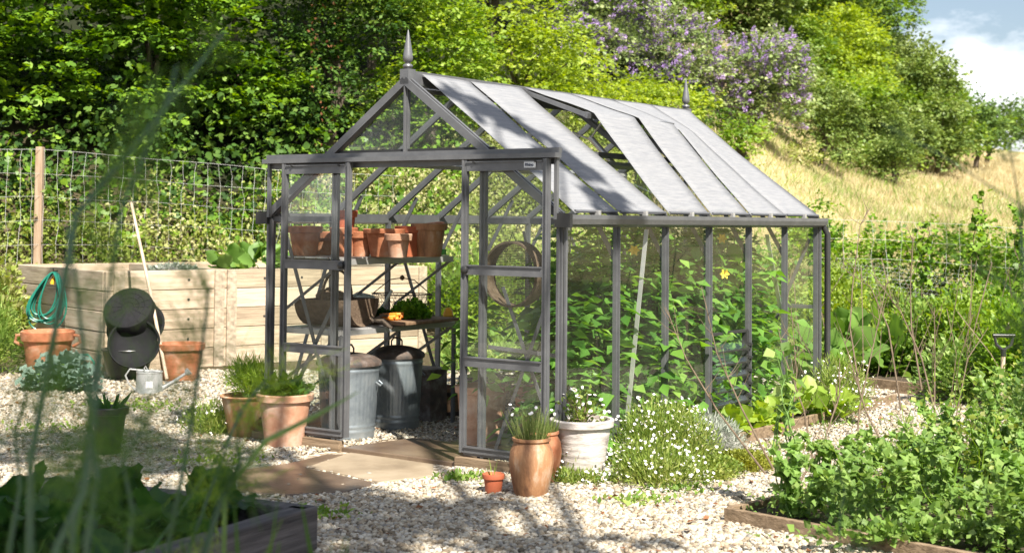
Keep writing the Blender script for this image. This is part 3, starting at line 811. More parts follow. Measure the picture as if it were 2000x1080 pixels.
dustbin('galvanised bin with arched lid handle in full view through the doorway', -2.06, .92, .6, .86, 1.14)
# ------------------------------------------------------------------ things on and under the bench
# half-barrel style trug
t = gthing('wooden_trug', 'dark old half-barrel trug full of oddments on the bench behind the left door', 'trug', -2.14, .36, .781, .2)
b = MB(); n = 14; vs = []
for x in (-.22, .22):
    for i in range(n + 1):
        a = PI + PI * i / n; vs.append((x * (1 + .0 * i), .21 * math.cos(a), .19 + .19 * math.sin(a)))
for x in (-.20, .20):
    for i in range(n + 1):
        a = PI + PI * i / n; vs.append((x, .19 * math.cos(a), .19 + .17 * math.sin(a)))
k = n + 1
b.add(vs, [(i, i + 1, k + i + 1, k + i) for i in range(n)] + [(2 * k + i, 3 * k + i, 3 * k + i + 1, 2 * k + i + 1) for i in range(n)] + [(i, 2 * k + i, 2 * k + i + 1, i + 1) for i in range(n)] + [(k + i, k + i + 1, 3 * k + i + 1, 3 * k + i) for i in range(n)] + [(0, k, 3 * k, 2 * k), (n, 2 * k + n, 3 * k + n, k + n)] + [tuple(range(2 * k, 3 * k)), tuple(range(3 * k, 4 * k))[::-1]])
b.build('trug_body', M['basket'], t)
MB().tube([(0, .2 * math.cos(a), .19 + .20 * math.sin(a)) for a in np.linspace(0, PI, 16)], .010, 8).build('handle', M['basket'], t, smooth=True)
b = MB()
for i in range(6): b.lathe([(.001, -.03), (.035, -.015), (.04, .01), (.02, .035), (.001, .04)], 10, (random.uniform(-.15, .15), random.uniform(-.11, .11), .2 + random.uniform(0, .03)))
b.build('contents', M['basket'], t, smooth=True)
# pale jug / watering can on the bench
t = gthing('watering_can', 'pale green plastic watering can on the bench behind the dark trug', 'watering can', -2.20, .72, .781, .9)
b = MB(); b.lathe([(.085, 0), (.09, .01), (.088, .16), (.07, .19), (.06, .20), (.055, .19), (.07, .16), (.001, .02)], 24); b.f.pop(); b.build('can_body', M['green_can'], t, smooth=True)
MB().tube([(.08, 0, .04), (.15, 0, .14), (.20, 0, .235)], [.018, .013, .011], 10).build('spout', M['green_can'], t, smooth=True)
MB().tube([(-.085, 0, .03), (-.13, 0, .08), (-.12, 0, .18), (-.05, 0, .215), (.04, 0, .195)], .010, 8).build('handle', M['green_can'], t, smooth=True)
# wire basket
t = gthing('wire_basket', 'oval rusty wire basket with a raised hoop handle on the wooden board', 'basket', -2.15, 1.08, .812, .25)
b = MB()
rim = lambda s, z: [(s * .24 * math.cos(a), s * .15 * math.sin(a), z) for a in np.linspace(0, 2 * PI, 37)]
b.tube(rim(1, .165), .0045, 6, False); b.tube(rim(.97, .14), .0025, 5, False); b.tube(rim(.6, .006), .0035, 6, False)
for a in np.linspace(0, 2 * PI, 25)[:-1]:
    for tw in (-.35, .35):
        b.tube([((.6 + .4 * q ** .7) * .24 * math.cos(a + tw * q), (.6 + .4 * q ** .7) * .15 * math.sin(a + tw * q), .006 + .16 * q) for q in (0, .33, .66, 1)], .0014, 4, False)
b.build('wire_body', M['wire_dark'], t)
h_ = MB().tube([(-.24, 0, .165), (-.10, 0, .27), (-.0, 0, .285), (.1, 0, .27), (.24, 0, .165)], .004, 6).build('handle', M['wire_dark'], t)
MB().lathe([(.001, -.02), (.016, -.012), (.018, .01), (.001, .022)], 10, (0, 0, .285)).build('grip', M['wood_brown'], h_, smooth=True)
# vegetables: carrots and parsley
t = gthing('carrot_bunch', 'bunch of orange carrots with feathery tops beside the wire basket', 'carrots', -1.92, .74, .812)
for i in range(9):
    a = random.uniform(-.35, .35) - .5; y0_ = -.05 + .014 * i; z = .012 + .014 * (i % 3)
    p0 = Vector((.02 + .01 * (i % 2), y0_, z)); d_ = Vector((-math.cos(a), math.sin(a), -.02)) * .14
    MB().tube([p0, p0 + d_ * .5, p0 + d_ * .9, p0 + d_], [.013, .011, .006, .001], 8).build('carrot', M['orange'], t, smooth=True)
def puff(center, rad, n, size, mat, name, parent=None, tmpl=None, flat=.6, up=.7):
    c = np.array(center); u = unit(n); u[:, 2] = np.abs(u[:, 2])
    P = c + u * np.array(rad) * (rng.random((n, 1)) ** .4)
    return leaves(name, P, u + rnd(n, .5), rnd(n, .6) + [0, 0, up], size * rng.uniform(.6, 1.3, n), tmpl or OVAL, mat, parent)
lc = LW(-1.98, .98, .815)
o = puff(lc, (.14, .13, .12), 900, .035, L_['parsley'], 'parsley_bunch', tmpl=LOBED)
tag(o, 'bright green bunch of parsley lying on the brown wooden board', 'herbs')
o = puff(LW(-2.1, .80, .812), (.09, .06, .05), 350, .03, L_['dark'], 'leafy_greens', tmpl=LOBED)
tag(o, 'dark green leafy tops behind the orange carrots', 'herbs')
t = gthing('squash_fruit', 'small yellow squash at the far end of the board', 'squash', -1.93, 1.36, .785, .4)
MB().lathe([(.001, 0), (.03, .004), (.042, .03), (.034, .06), (.018, .085), (.001, .09)], 16).build('flesh', M['hose_yellow'], t, smooth=True)
MB().tube([(0, 0, .085), (.004, 0, .105)], .006, 6).build('stem', M['stalk'], t)
# gnarled root / driftwood piece near the bench edge
# hand tool hanging / hook
t = gthing('garden_sieve', 'round wooden garden sieve hanging behind the right-hand door glass', 'sieve', -.40, .055, 1.20)
b = MB(); n = 48
ring = []
for r_, y_ in ((.205, -.01), (.205, .10), (.192, .10), (.192, -.01)):
    ring += [(r_ * math.cos(2 * PI * j / n), y_ - .02, r_ * math.sin(2 * PI * j / n)) for j in range(n)]
b.add(ring, [(a * n + j, a * n + (j + 1) % n, ((a + 1) % 4) * n + (j + 1) % n, ((a + 1) % 4) * n + j) for a in range(4) for j in range(n)])
b.build('rim', M['basket'], t, smooth=True)
b = MB()
for i in range(-18, 19):
    q = i * .0102; L2 = math.sqrt(max(0, .19 ** 2 - q * q))
    b.bar((-L2, .065, q), (L2, .065, q), .0026, .0026); b.bar((q, .067, -L2), (q, .067, L2), .0026, .0026, (0, 1, 0))
b.build('wire_mesh', M['wire_dark'], t)
MB().tube([(-.03, 0, .19), (0, .0, .26), (.03, 0, .19)], .003, 6).build('hanging_wire', M['wire_dark'], t)
# crates and clutter on the floor under the shelf
t = gthing('wooden_crate', 'small brown wooden tub standing beside the second bin', 'crate', -2.16, 1.62)
b = MB(); b.lathe([(.12, 0), (.15, .24), (.138, .24), (.11, .04), (.001, .03)], 14); b.f.pop(); b.build('staves', M['wood_brown'], t)
MB().lathe([(.127, .03), (.132, .03), (.136, .06), (.131, .06)], 24).build('hoop', M['wire_dark'], t)
MB().lathe([(.144, .18), (.149, .18), (.153, .21), (.148, .21)], 24).build('hoop', M['wire_dark'], t)
t = gthing('plastic_crate', 'black plastic crate standing behind the brown wooden tub', 'crate', -2.1, 2.15)
b = MB()
for z in (.02, .1, .18, .26):
    b.bar((-.2, -.15, z), (.2, -.15, z), .015, .05); b.bar((-.2, .15, z), (.2, .15, z), .015, .05); b.bar((-.2, -.15, z), (-.2, .15, z), .015, .05); b.bar((.2, -.15, z), (.2, .15, z), .015, .05)
for x in (-.2, 0, .2):
    for y in (-.15, .15): b.bar((x, y, 0), (x, y, .285), .03, .02)
b.box((0, 0, .012), (.4, .3, .015)); b.build('crate_body', M['sap'], t)
t = gthing('flat_tray', 'dark rusty metal box under the shelf between bin and tub', 'box', -2.14, 1.36, 0)
b = MB(); b.box((0, 0, .2), (.26, .2, .38)); b.build('box_body', M['rust'], t, bevel=.008)
MB().box((0, 0, .4), (.28, .22, .02)).build('lid', M['rust'], t, bevel=.004)

t = gthing('seed_tray', 'bright green seed tray at the far end of the high shelf', 'tray', -2.02, 1.16, 1.272)
b = MB()
for x in (-.11, .11): b.bar((x, -.14, .02), (x, .14, .02), .006, .04)
for y in (-.14, .14): b.bar((-.11, y, .02), (.11, y, .02), .006, .04)
b.box((0, 0, .004), (.22, .28, .006)); b.build('tray_body', M['tray_green'], t)
t = gthing('s_hook', 'dark metal hook hanging from the eaves above the left pots', 'hook', -2.30, .30, 1.30)
MB().tube([(.02, 0, .20), (.03, 0, .23), (0, 0, .245), (-.02, 0, .22), (0, 0, .12), (.02, 0, .04), (.0, 0, .0), (-.03, 0, .02), (-.025, 0, .05)], .004, 6).build('hook_wire', M['wire_dark'], t, smooth=True)
t = gthing('driftwood', 'gnarled brown root lying across the near edge of the bench', 'wood', -1.93, .52, .80, .5)
b = MB(); b.tube([(-.16, .05, .0), (-.08, .02, .01), (0, .03, .02), (.07, -.02, .012), (.14, -.03, -.03)], [.022, .03, .02, .026, .012], 9)
b.tube([(0, .03, .02), (.03, .10, .05), (.09, .15, .04)], [.016, .012, .006], 7); b.tube([(-.08, .02, .01), (-.12, -.05, .02), (-.18, -.08, .01)], [.018, .012, .006], 7)
b.build('root_wood', M['bark'], t, smooth=True)

# ------------------------------------------------------------------ raised bed of new sleepers behind
Lp, Mp, Rp = np.array([-5.62, 16.1]), np.array([-4.22, 14.08]), np.array([-1.28, 16.55])
Bp = Lp + (Rp - Mp)
def wallboards(p, q, n, z0, z1, th, inner, name, mat, parent, split=None):
    """courses of boards from p to q, offset to the inner side"""
    p = np.array(p); q = np.array(q); d = (q - p); ln = np.linalg.norm(d); d = d / ln; nn = np.array([-d[1], d[0]])
    if np.dot(nn, np.array(inner) - p) < 0: nn = -nn
    b = MB(); hh = (z1 - z0) / n
    cuts = [0] + (split or []) + [ln]
    for i in range(n):
        for a, c in zip(cuts[:-1], cuts[1:]):
            jit = random.uniform(-.004, .004)
            s = p + nn * (th / 2 + jit) + d * (a + .002); e = p + nn * (th / 2 + jit) + d * (c - .002)
            b.bar((*s, z0 + hh * (i + .5)), (*e, z0 + hh * (i + .5)), th, hh - .006)
    return b
rb = thing('raised_bed', 'tall raised bed of pale new timber sleepers behind the greenhouse', 'planter', (Mp[0], Mp[1], 0), math.atan2((Rp - Mp)[1], (Rp - Mp)[0]))
lnr = float(np.linalg.norm(Rp - Mp)); lnl = float(np.linalg.norm(Lp - Mp))
# local frame: x along the long front wall, y back along the short wall
cy_ = (lnl * .5)
wallboards((0, 0), (lnr, 0), 5, 0, 1.0, .07, (1, 1), '', None, rb, [1.22, 2.55]).build('front_boards', M['plank_x'], rb, bevel=.006)
wallboards((0, .075), (0, lnl), 5, 0, 1.0, .07, (1, 1), '', None, rb).build('end_boards', M['plank_y'], rb, bevel=.006)
wallboards((lnr, .075), (lnr, lnl), 5, 0, 1.0, .07, (0, 1), '', None, rb).build('end_boards', M['plank_y'], rb, bevel=.006)
wallboards((.075, lnl), (lnr - .075, lnl), 5, 0, 1.0, .07, (1, 1), '', None, rb).build('back_boards', M['plank_x'], rb, bevel=.006)
wallboards((1.30, .08), (1.30, lnl - .08), 5, 0, 1.0, .07, (2, 1), '', None, rb).build('divider', M['plank_y'], rb, bevel=.006)
for x in (.13, 1.22, 1.36, 2.5, lnr - .05):
    MB().box((x, -.012, .5), (.11, .024, .995)).build('batten', M['plank_y'], rb, bevel=.004)
for x, zz in ((.88, (.1, .3, .5, .7, .9)), (1.75, (.5, .9)), (2.2, (.5, .9))):
    for z in zz:
        q = MB().lathe([(.001, 0), (.013, 0), (.013, .004), (.001, .004)], 12).build('bolt_hole', M['frame_dark'], rb); q.location = (x, -.001, z); q.rotation_euler = (R(90), 0, 0)
MB().box((.67, lnl / 2, .80), (1.18, lnl - .16, .2)).build('soil', M['soil'], rb)
MB().box(((1.42 + lnr) / 2, lnl / 2, .84), (lnr - 1.56, lnl - .16, .16)).build('soil', M['soil'], rb)

# ------------------------------------------------------------------ fences
def fence(name, label, P, zb, rows, dz, dx, postpts=(), post_top=.0, posth=1.5, wob=.025):
    """stock netting along the polyline P, one thing with its posts"""
    t = thing(name, label, 'fence', (0, 0, 0))
    P = [np.array(p, float) for p in P]
    seg = [np.linalg.norm((b - a)[:2]) for a, b in zip(P[:-1], P[1:])]; tot = sum(seg)
    cum = np.concatenate([[0], np.cumsum(seg)])
    def at(s, z):
        q = np.array([np.interp(s, cum, [p[i] for p in P]) for i in range(3)])
        return Vector((q[0], q[1], q[2] + z))
    b = MB(); n = int(tot / dx)
    for r_ in range(rows + 1):
        z = r_ * dz
        b.tube([at(s, z) + Vector((0, 0, .006 * math.sin(s * 3 + r_ * 2))) for s in np.linspace(0, tot, n * 2)], .0028 if r_ in (0, rows) else .0022, 4, False)
    for i in range(n + 1):
        pts = []
        for r_ in range(rows + 1):
            off = random.uniform(-wob, wob)
            pts.append(at(min(tot, max(0, i * dx + off)), r_ * dz)); 
            if r_ < rows: pts.append(at(min(tot, max(0, i * dx + off * .5 + random.uniform(-wob, wob) * .6)), (r_ + .5) * dz) + Vector((0, .01, 0)))
        b.tube(pts, .0018, 4, False)
    b.build('wire_netting', M['wire'], t)
    for s in postpts:
        p = at(s, 0); b = MB()
        w = .042
        b.box((p.x, p.y + .06, p.z + (post_top + posth) / 2 - posth + rows * dz), (w * 2, w * 2, posth + post_top)); b.build('fence_post', M['wood_post'], t, bevel=.008)
    return t
fl = [D(-60, 290, 15.6), D(75, 292, 16.4), D(300, 310, 17.6), D(528, 331, 18.7), D(780, 345, 19.3)]
fz = []
for p in fl: q = p.copy(); q[2] = p[2] - 5 * .27; fz.append(q)
s1 = float(np.linalg.norm((fl[1] - fl[0])[:2]))
fence('wire_fence', 'wire stock fence with a weathered wooden post behind the raised bed', fz, 0, 5, .27, .17, (s1,), .03, 1.6)
fr_ = [D(1590, 428, 19.3), D(1750, 432, 19.0), D(1890, 440, 18.6), D(2080, 452, 18.2)]
fz = []
for p in fr_: q = p.copy(); q[2] = p[2] - 4 * .255; fz.append(q)
fence('wire_fence', 'thin wire stock fence in front of the brambles right of the greenhouse', fz, 0, 4, .255, .19, (), -.02, 1.1)
# chicken wire panel in front of the brambles
b = MB(); hw = .055; a0 = D(1630, 510, 18.9); a1 = D(1900, 535, 18.4); dirw = (a1 - a0); ln_ = np.linalg.norm(dirw[:2]); ex = dirw / ln_
for i in range(int(ln_ / hw)):
    for j in range(12):
        ox = i * hw + (hw / 2 if j % 2 else 0); oz = -j * hw * .86
        c = a0 + ex * ox + np.array([0, -.01, oz])
        hx = [c + ex * (hw / 2 * x) + np.array([0, 0, z * hw]) for x, z in ((0, .58), (1, .29), (1, -.29), (0, -.58))]
        b.tube(hx, .0016, 3, False)
tag(b.build('chicken_wire', M['wire']), 'sheet of hexagonal chicken wire along the foot of the right fence', 'netting')

# ------------------------------------------------------------------ things by the raised bed
# hook with coiled hose
hp = D(112, 535, 14.75)
t = thing('garden_hose', 'green garden hose hung in loops on the raised bed with a yellow fitting', 'hose', hp)
b = MB()
for i in range(9):
    w = random.uniform(.12, .26); h = random.uniform(.42, .60); c = random.uniform(-.16, -.02); pts = []
    for a in np.linspace(0, 2 * PI, 30):
        pts.append((c * (1 - math.cos(a)) * .5 + w * math.sin(a) * (.35 + .65 * (1 - math.cos(a)) / 2), -.06 - .012 * i + .02 * math.sin(a), -(1 - math.cos(a)) / 2 * h + .02))
    b.tube(pts, .0085, 7, False)
b.build('hose_coil', M['hose'], t, smooth=True)
MB().tube([(.05, -.12, .0), (.09, -.14, -.16), (.06, -.2, -.4), (.08, -.24, -.62), (.16, -.4, -.80), (.26, -.7, -.88), (.1, -1.2, -1.075), (-.3, -1.75, hp[2] * -1 + .02), (-.9, -1.65, hp[2] * -1 + .02), (-.75, -.9, hp[2] * -1 + .02)], .0085, 7).build('hose_tail', M['hose'], t, smooth=True)
q = MB().tube([(0, -.09, -.02), (-.02, -.10, -.10)], [.018, .022], 10).build('hose_fitting', M['hose_yellow'], t, smooth=True)
MB().tube([(0, .02, .03), (0, -.12, .03), (0, -.13, .06)], .006, 6).build('hook', M['wire_dark'], t)
hp2 = D(165, 720, 13.4)
t = thing('hose_loop', 'short loop of green hose standing up between kale and black tub', 'hose', (hp2[0], hp2[1], 0))
MB().tube([(-.13, 0, .02), (-.12, 0, .16), (-.05, .0, .25), (.03, 0, .25), (.09, 0, .18), (.07, 0, .08), (.0, -.02, .03), (.2, -.1, .02), (.24, -.3, .02)], .010, 8).build('hose_pipe', M['hose'], t, smooth=True)
# black tubs
tp = G(243, 745)
o = pot('black_bucket', 'black plastic bucket standing in shade under the upturned tub', 'bucket', (tp[0], 13.55, 0), .30, .17, .24, M['sap'], soil=False, rim=.02, rimh=.02)
tc_ = D(250, 600, 13.42)
t = thing('rubber_tub', 'big black rubber tub leaning upside down on the raised bed', 'tub', tc_)
prof = [(.001, 0.0), (.05, 0), (.055, .004), (.10, .002), (.105, .006), (.15, .003), (.155, .007), (.205, .004), (.222, -.005), (.232, -.03), (.24, -.10), (.255, -.30), (.275, -.31), (.272, -.325), (.245, -.315), (.22, -.06), (.001, -.04)]
MB().lathe(prof, 48).build('tub_body', M['rubber'], t, smooth=True)
b = MB()
for k in range(14):
    a = 2 * PI * k / 14; b.bar((.055 * math.cos(a), .055 * math.sin(a), .005), (.21 * math.cos(a), .21 * math.sin(a), .007), .005, .004)
b.build('base_ribs', M['rubber'], t)
t.rotation_euler = Vector((-.02, -.80, .62)).to_track_quat('Z', 'Y').to_euler()
tc_ = D(262, 672, 13.32)
t = thing('rubber_dish', 'worn black rubber dish leaning below the upturned tub', 'dish', tc_)
MB().lathe([(.001, -.05), (.16, -.05), (.215, -.01), (.23, .03), (.238, .035), (.232, .045), (.22, .04), (.205, .0), (.15, -.035), (.001, -.038)], 48).build('dish_body', M['rubber'], t, smooth=True)
t.rotation_euler = Vector((.18, -.85, .32)).to_track_quat('Z', 'Y').to_euler()
# long handled rake leaning
t = thing('garden_rake', 'long pale wooden handled rake leaning against the raised bed', 'rake', (0, 0, 0))
ra, rb_ = D(326, 745, 13.2), D(256, 396, 13.95)
ra[2] = .05
MB().tube([ra, ra * .5 + rb_ * .5 + [.01, 0, 0], rb_], [.016, .0165, .014], 10).build('handle', M['ash'], t, smooth=True)
h_ = MB().bar(ra + [-.16, -.03, -.025], ra + [.16, .03, -.025], .02, .018)
for k in range(9): h_.tube([ra + [-.15 + .0375 * k, -.028 + .007 * k, -.03], ra + [-.15 + .0375 * k, -.06 + .007 * k, -.05]], .004, 5)
h_.build('rake_head', M['rust'], t)
# terracotta pots there
op = G(337, 752)
o = pot('terracotta_pot', 'wide orange ribbed terracotta pot right of the black tub', 'pot', (op[0], op[1] + .28, 0), .36, .15, .21, M['terra'], bands=70, soil=False, rimh=.06)
op = G(80, 745)
t = thing('terracotta_pot', 'terracotta pot with looped handles behind the kale', 'pot', (op[0] - .05, 13.7, 0))
b = MB(); b.lathe([(.17, 0), (.22, .34), (.245, .36), (.25, .44), (.235, .45), (.225, .44), (.2, .36), (.001, .34)], 40); b.f.pop(); b.build('pot_body', M['terra'], t, smooth=True)
for s_ in (-1, 1): MB().tube([(s_ * .23, 0, .41), (s_ * .30, 0, .40), (s_ * .31, 0, .34), (s_ * .24, 0, .30)], .016, 8).build('handle', M['terra'], t, smooth=True)
MB().lathe([(.001, .375), (.21, .37)][::-1], 24).build('soil', M['soil'], t)
# galvanised watering can
wp = G(285, 774)
t = thing('watering_can', 'small galvanised watering can with long spout on the gravel', 'watering can', (wp[0], wp[1] + .1, 0), R(12))
b = MB(); b.lathe([(.118, 0), (.122, .008), (.118, .016), (.112, .10), (.108, .19), (.112, .195), (.111, .205), (.104, .204), (.10, .19), (.105, .1), (.001, .02)], 32); b.f.pop(); b.build('can_body', M['galv_new'], t, smooth=True)
b = MB(); n = 16; b.add([(.104 * math.cos(a), .104 * math.sin(a), .206) for a in np.linspace(PI * .5, PI * 1.5, n)], [tuple(range(n))[::-1]]); b.build('half_cover', M['galv_new'], t)
sp_ = MB().tube([(.10, 0, .05), (.2, 0, .11), (.31, 0, .185)], [.022, .016, .012], 10).build('spout', M['galv_new'], t, smooth=True)
MB().tube([(.30, 0, .18), (.315, 0, .188), (.335, 0, .205)], [.012, .03, .034], 16).build('rose', M['galv_new'], sp_, smooth=True)
MB().tube([(-.11, 0, .04), (-.17, 0, .10), (-.20, 0, .17), (-.165, 0, .225), (-.08, 0, .215), (.09, 0, .20)], .008, 8).build('handle', M['galv_new'], t, smooth=True)
MB().tube([(0, -.112, .17), (-.04, -.09, .24), (-.04, .09, .24), (0, .112, .17)], .004, 6).build('bail', M['galv_new'], t, smooth=True)
MB().box((.005, -.1135, .10), (.055, .006, .055)).build('paper_label', M['petal'], t)

# ------------------------------------------------------------------ pots by the door
pp = G(549, 878)
o = pot('terracotta_pot', 'large pale terracotta pot left of the greenhouse door', 'pot', (pp[0], pp[1] + .12, 0), .36, .125, .178, M['terra_pale'], rimh=.05)
POT1 = (pp[0], pp[1] + .12)
pp = G(473, 860)
o = pot('glazed_pot', 'honey brown glazed pot behind the pale terracotta pot', 'pot', (pp[0], pp[1] + .12, 0), .30, .11, .17, M['terra_glaze'], rimh=.02, bands=9)
POT2 = (pp[0], pp[1] + .12)
pp = G(1137, 942)
o = pot('whitewashed_pot', 'whitewashed cracked clay pot with horizontal ridges at the greenhouse corner', 'pot', (pp[0], pp[1] + .10, 0), .36, .115, .178, M['whitewash'], rimh=.045, bands=60)
POTW = (pp[0], pp[1] + .10)
def jar(name, label, loc, s=1., mat=None, group=None):
    b = MB(); b.lathe([(x * s, z * s) for x, z in ((.085, 0), (.092, .01), (.118, .14), (.125, .20), (.118, .26), (.102, .293), (.098, .305), (.108, .315), (.107, .33), (.095, .33), (.09, .31), (.085, .305))], 40)
    b.f.pop(); b.m.pop()
    o = b.build(name, mat or M['terra_glaze'], smooth=True); o.location = loc
    MB().lathe([(.001, .300 * s), (.093 * s, .298 * s)][::-1], 24).build('soil', M['soil'], o)
    return tag(o, label, 'pot', group)
pp = G(1037, 976)
jar('clay_jar', 'tall honey clay jar planted with chives in front of the right door', (pp[0], pp[1] + .08, 0)); JAR1 = (pp[0], pp[1] + .08)
pp = G(1058, 948)
jar('clay_jar', 'darker clay jar half hidden behind the chive jar', (pp[0], pp[1] + .06, 0), .93, M['terra']); JAR2 = (pp[0], pp[1] + .06)
pp = G(963, 970)
pot('plastic_pot', 'small red plastic plant pot on the gravel by the door sill', 'pot', (pp[0], pp[1] + .05, 0), .12, .042, .058, M['terra_red'], rimh=.03, rim=.012); PSM = (pp[0], pp[1] + .05)
# pots inside, behind right door
pot('terracotta_pot', 'tall terracotta pot with tomato seen through the right door glass', 'pot', LW(-1.05, .62), .42, .13, .17, M['terra_pale'])
pot('terracotta_pot', 'terracotta pot inside beside the taller one under tomato leaves', 'pot', LW(-.62, .72), .36, .13, .17, M['terra'])
pot('terracotta_pot', 'dark terracotta pot inside at the back of the brown slab', 'pot', LW(-1.28, 1.6), .30, .12, .15, M['terra'])
# dark cane pot in the shaded gravel, left
pp = G(212, 892)
o = pot('dark_pot', 'dark slim pot with strappy leaves standing in the shaded gravel', 'pot', (pp[0], pp[1], 0), .32, .07, .11, M['sap']); DKP = (pp[0], pp[1])

# ------------------------------------------------------------------ near raised bed of old sleepers (left foreground)
NB = G(590, 988, .36)
d1 = np.array(G(395, 1046, .36) - NB)[:2]; d1 /= np.linalg.norm(d1)
nb = thing('old_raised_bed', 'old sleeper bed, darkened for shade, full of greens in the left foreground', 'planter', (NB[0], NB[1], 0), math.atan2(-d1[1], -d1[0]))
# local: +x points from far left towards the corner at the origin, y back
ln1, wd = 3.2, 1.35
MB().box((-ln1 / 2, .0, .085), (ln1, .10, .17)).box((-ln1 / 2 + .01, .0, .27), (ln1 - .02, .098, .18)).build('front_sleeper', M['wood_old_shaded'], nb, bevel=.01)
MB().box((.0, wd / 2, .085), (.10, wd + .1, .17)).box((-.004, wd / 2 - .01, .27), (.098, wd + .08, .18)).build('end_sleeper', M['wood_old_shaded'], nb, bevel=.01)
MB().box((-ln1 / 2, wd, .085), (ln1, .10, .17)).box((-ln1 / 2, wd, .27), (ln1, .098, .18)).build('back_sleeper', M['wood_old_shaded'], nb, bevel=.01)
MB().box((-ln1 / 2 - .05, wd / 2, .14), (ln1 - .2, wd - .1, .28)).build('soil', M['soil'], nb)
def NL(x, y, z=0):
    a = nb.rotation_euler[2]; return np.array([NB[0] + x * math.cos(a) - y * math.sin(a), NB[1] + x * math.sin(a) + y * math.cos(a), z])

# ------------------------------------------------------------------ right-hand bed edging
eb = thing('garden_bed', 'low timber edged bed of peas and beans in the right foreground', 'planter', (0, 0, 0))
c0 = G(1418, 992, .08); c1 = G(1850, 1072, .08); dd = (c1 - c0) / np.linalg.norm(c1 - c0); c1 = c0 + dd * 3.6
pb = np.array([-dd[1], dd[0], 0]); c3 = c0 + pb * 3.6; c2 = c1 + pb * 3.6
for nm, a, c in (('front_board', c0, c1), ('side_board', c0 + pb * .03, c3), ('back_board', c3, c2)):
    MB().bar((a[0], a[1], .035), (c[0], c[1], .035), .035, .10).build(nm, M['wood_edge'], eb, bevel=.003)
MB().add([(*(c0 + (dd + pb) * .02)[:2], .05), (*(c1 + pb * .02)[:2], .05), (*c2[:2], .05), (*c3[:2], .05)], [(0, 1, 2, 3)]).build('soil', M['soil'], eb)
# border along the greenhouse side
bo = thing('garden_bed', 'narrow timber edged border along the greenhouse side wall', 'planter', (0, 0, 0))
a, c = LW(.30, 1.75, .045), LW(.34, 4.6, .045)
MB().bar(a, c, .03, .09).build('side_board', M['wood_edge'], bo, bevel=.003)
a_, c_ = LW(.05, 1.75, .045), LW(.30, 1.72, .045)
MB().bar(a_, c_, .03, .09).build('end_board', M['wood_edge'], bo, bevel=.003)
MB().add([LW(.05, 1.74, .05), LW(.29, 1.74, .05), LW(.33, 4.6, .05), LW(.05, 4.6, .05)], [(0, 1, 2, 3)]).build('soil', M['soil'], bo)
# far bed beyond the path
fb = thing('garden_bed', 'far timber edged vegetable bed behind the gravel path', 'planter', (0, 0, 0))
a, c = G(1560, 735, .05), G(1850, 768, .05)
MB().bar(a, c, .04, .12).build('front_board', M['wood_edge'], fb, bevel=.003)
pf = np.array([a, c, c + [1.2, 2.6, 0], a + [1.2, 2.6, 0]]); MB().add([(*q[:2], .045) for q in pf], [(0, 1, 2, 3)]).build('soil', M['soil'], fb)
# spade standing in the soil
spb = G(1966, 862)
t = thing('garden_spade', 'spade with black D handle stuck upright in the bed', 'spade', (spb[0] - .05, spb[1], 0))
hz = D(1975, 690, spb[1])[2]
MB().tube([(-.02, 0, .0), (.015, 0, hz * .6), (.03, 0, hz)], [.019, .017, .015], 10).build('shaft', M['ash'], t, smooth=True)
b = MB(); b.tube([(.03, 0, hz - .02), (.03, 0, hz + .03)], .019, 10)
b.tube([(.03, 0, hz + .02), (-.02, 0, hz + .06), (-.035, 0, hz + .125)], .011, 8); b.tube([(.03, 0, hz + .02), (.085, 0, hz + .06), (.10, 0, hz + .125)], .011, 8); b.tube([(-.045, 0, hz + .125), (.11, 0, hz + .125)], .014, 10)
b.build('d_handle', M['sap'], t, smooth=True)
MB().box((-.02, 0, -.04), (.16, .012, .16)).build('blade', M['rust'], t, bevel=.004)
# pale wooden box at the right margin
bx = D(1995, 645, 12.0)
t = thing('wooden_table', 'corner of a pale wooden table top at the right edge of the photo', 'table', (bx[0] + .55, bx[1] + .2, 0))
MB().box((0, 0, bx[2]), (1.1, .6, .06)).build('table_top', M['plank_x'], t, bevel=.005)
for x in (-.48, .48):
    for y in (-.24, .24): MB().box((x, y, bx[2] / 2 - .02), (.07, .07, bx[2] - .03)).build('leg', M['plank_x'], t, bevel=.005)
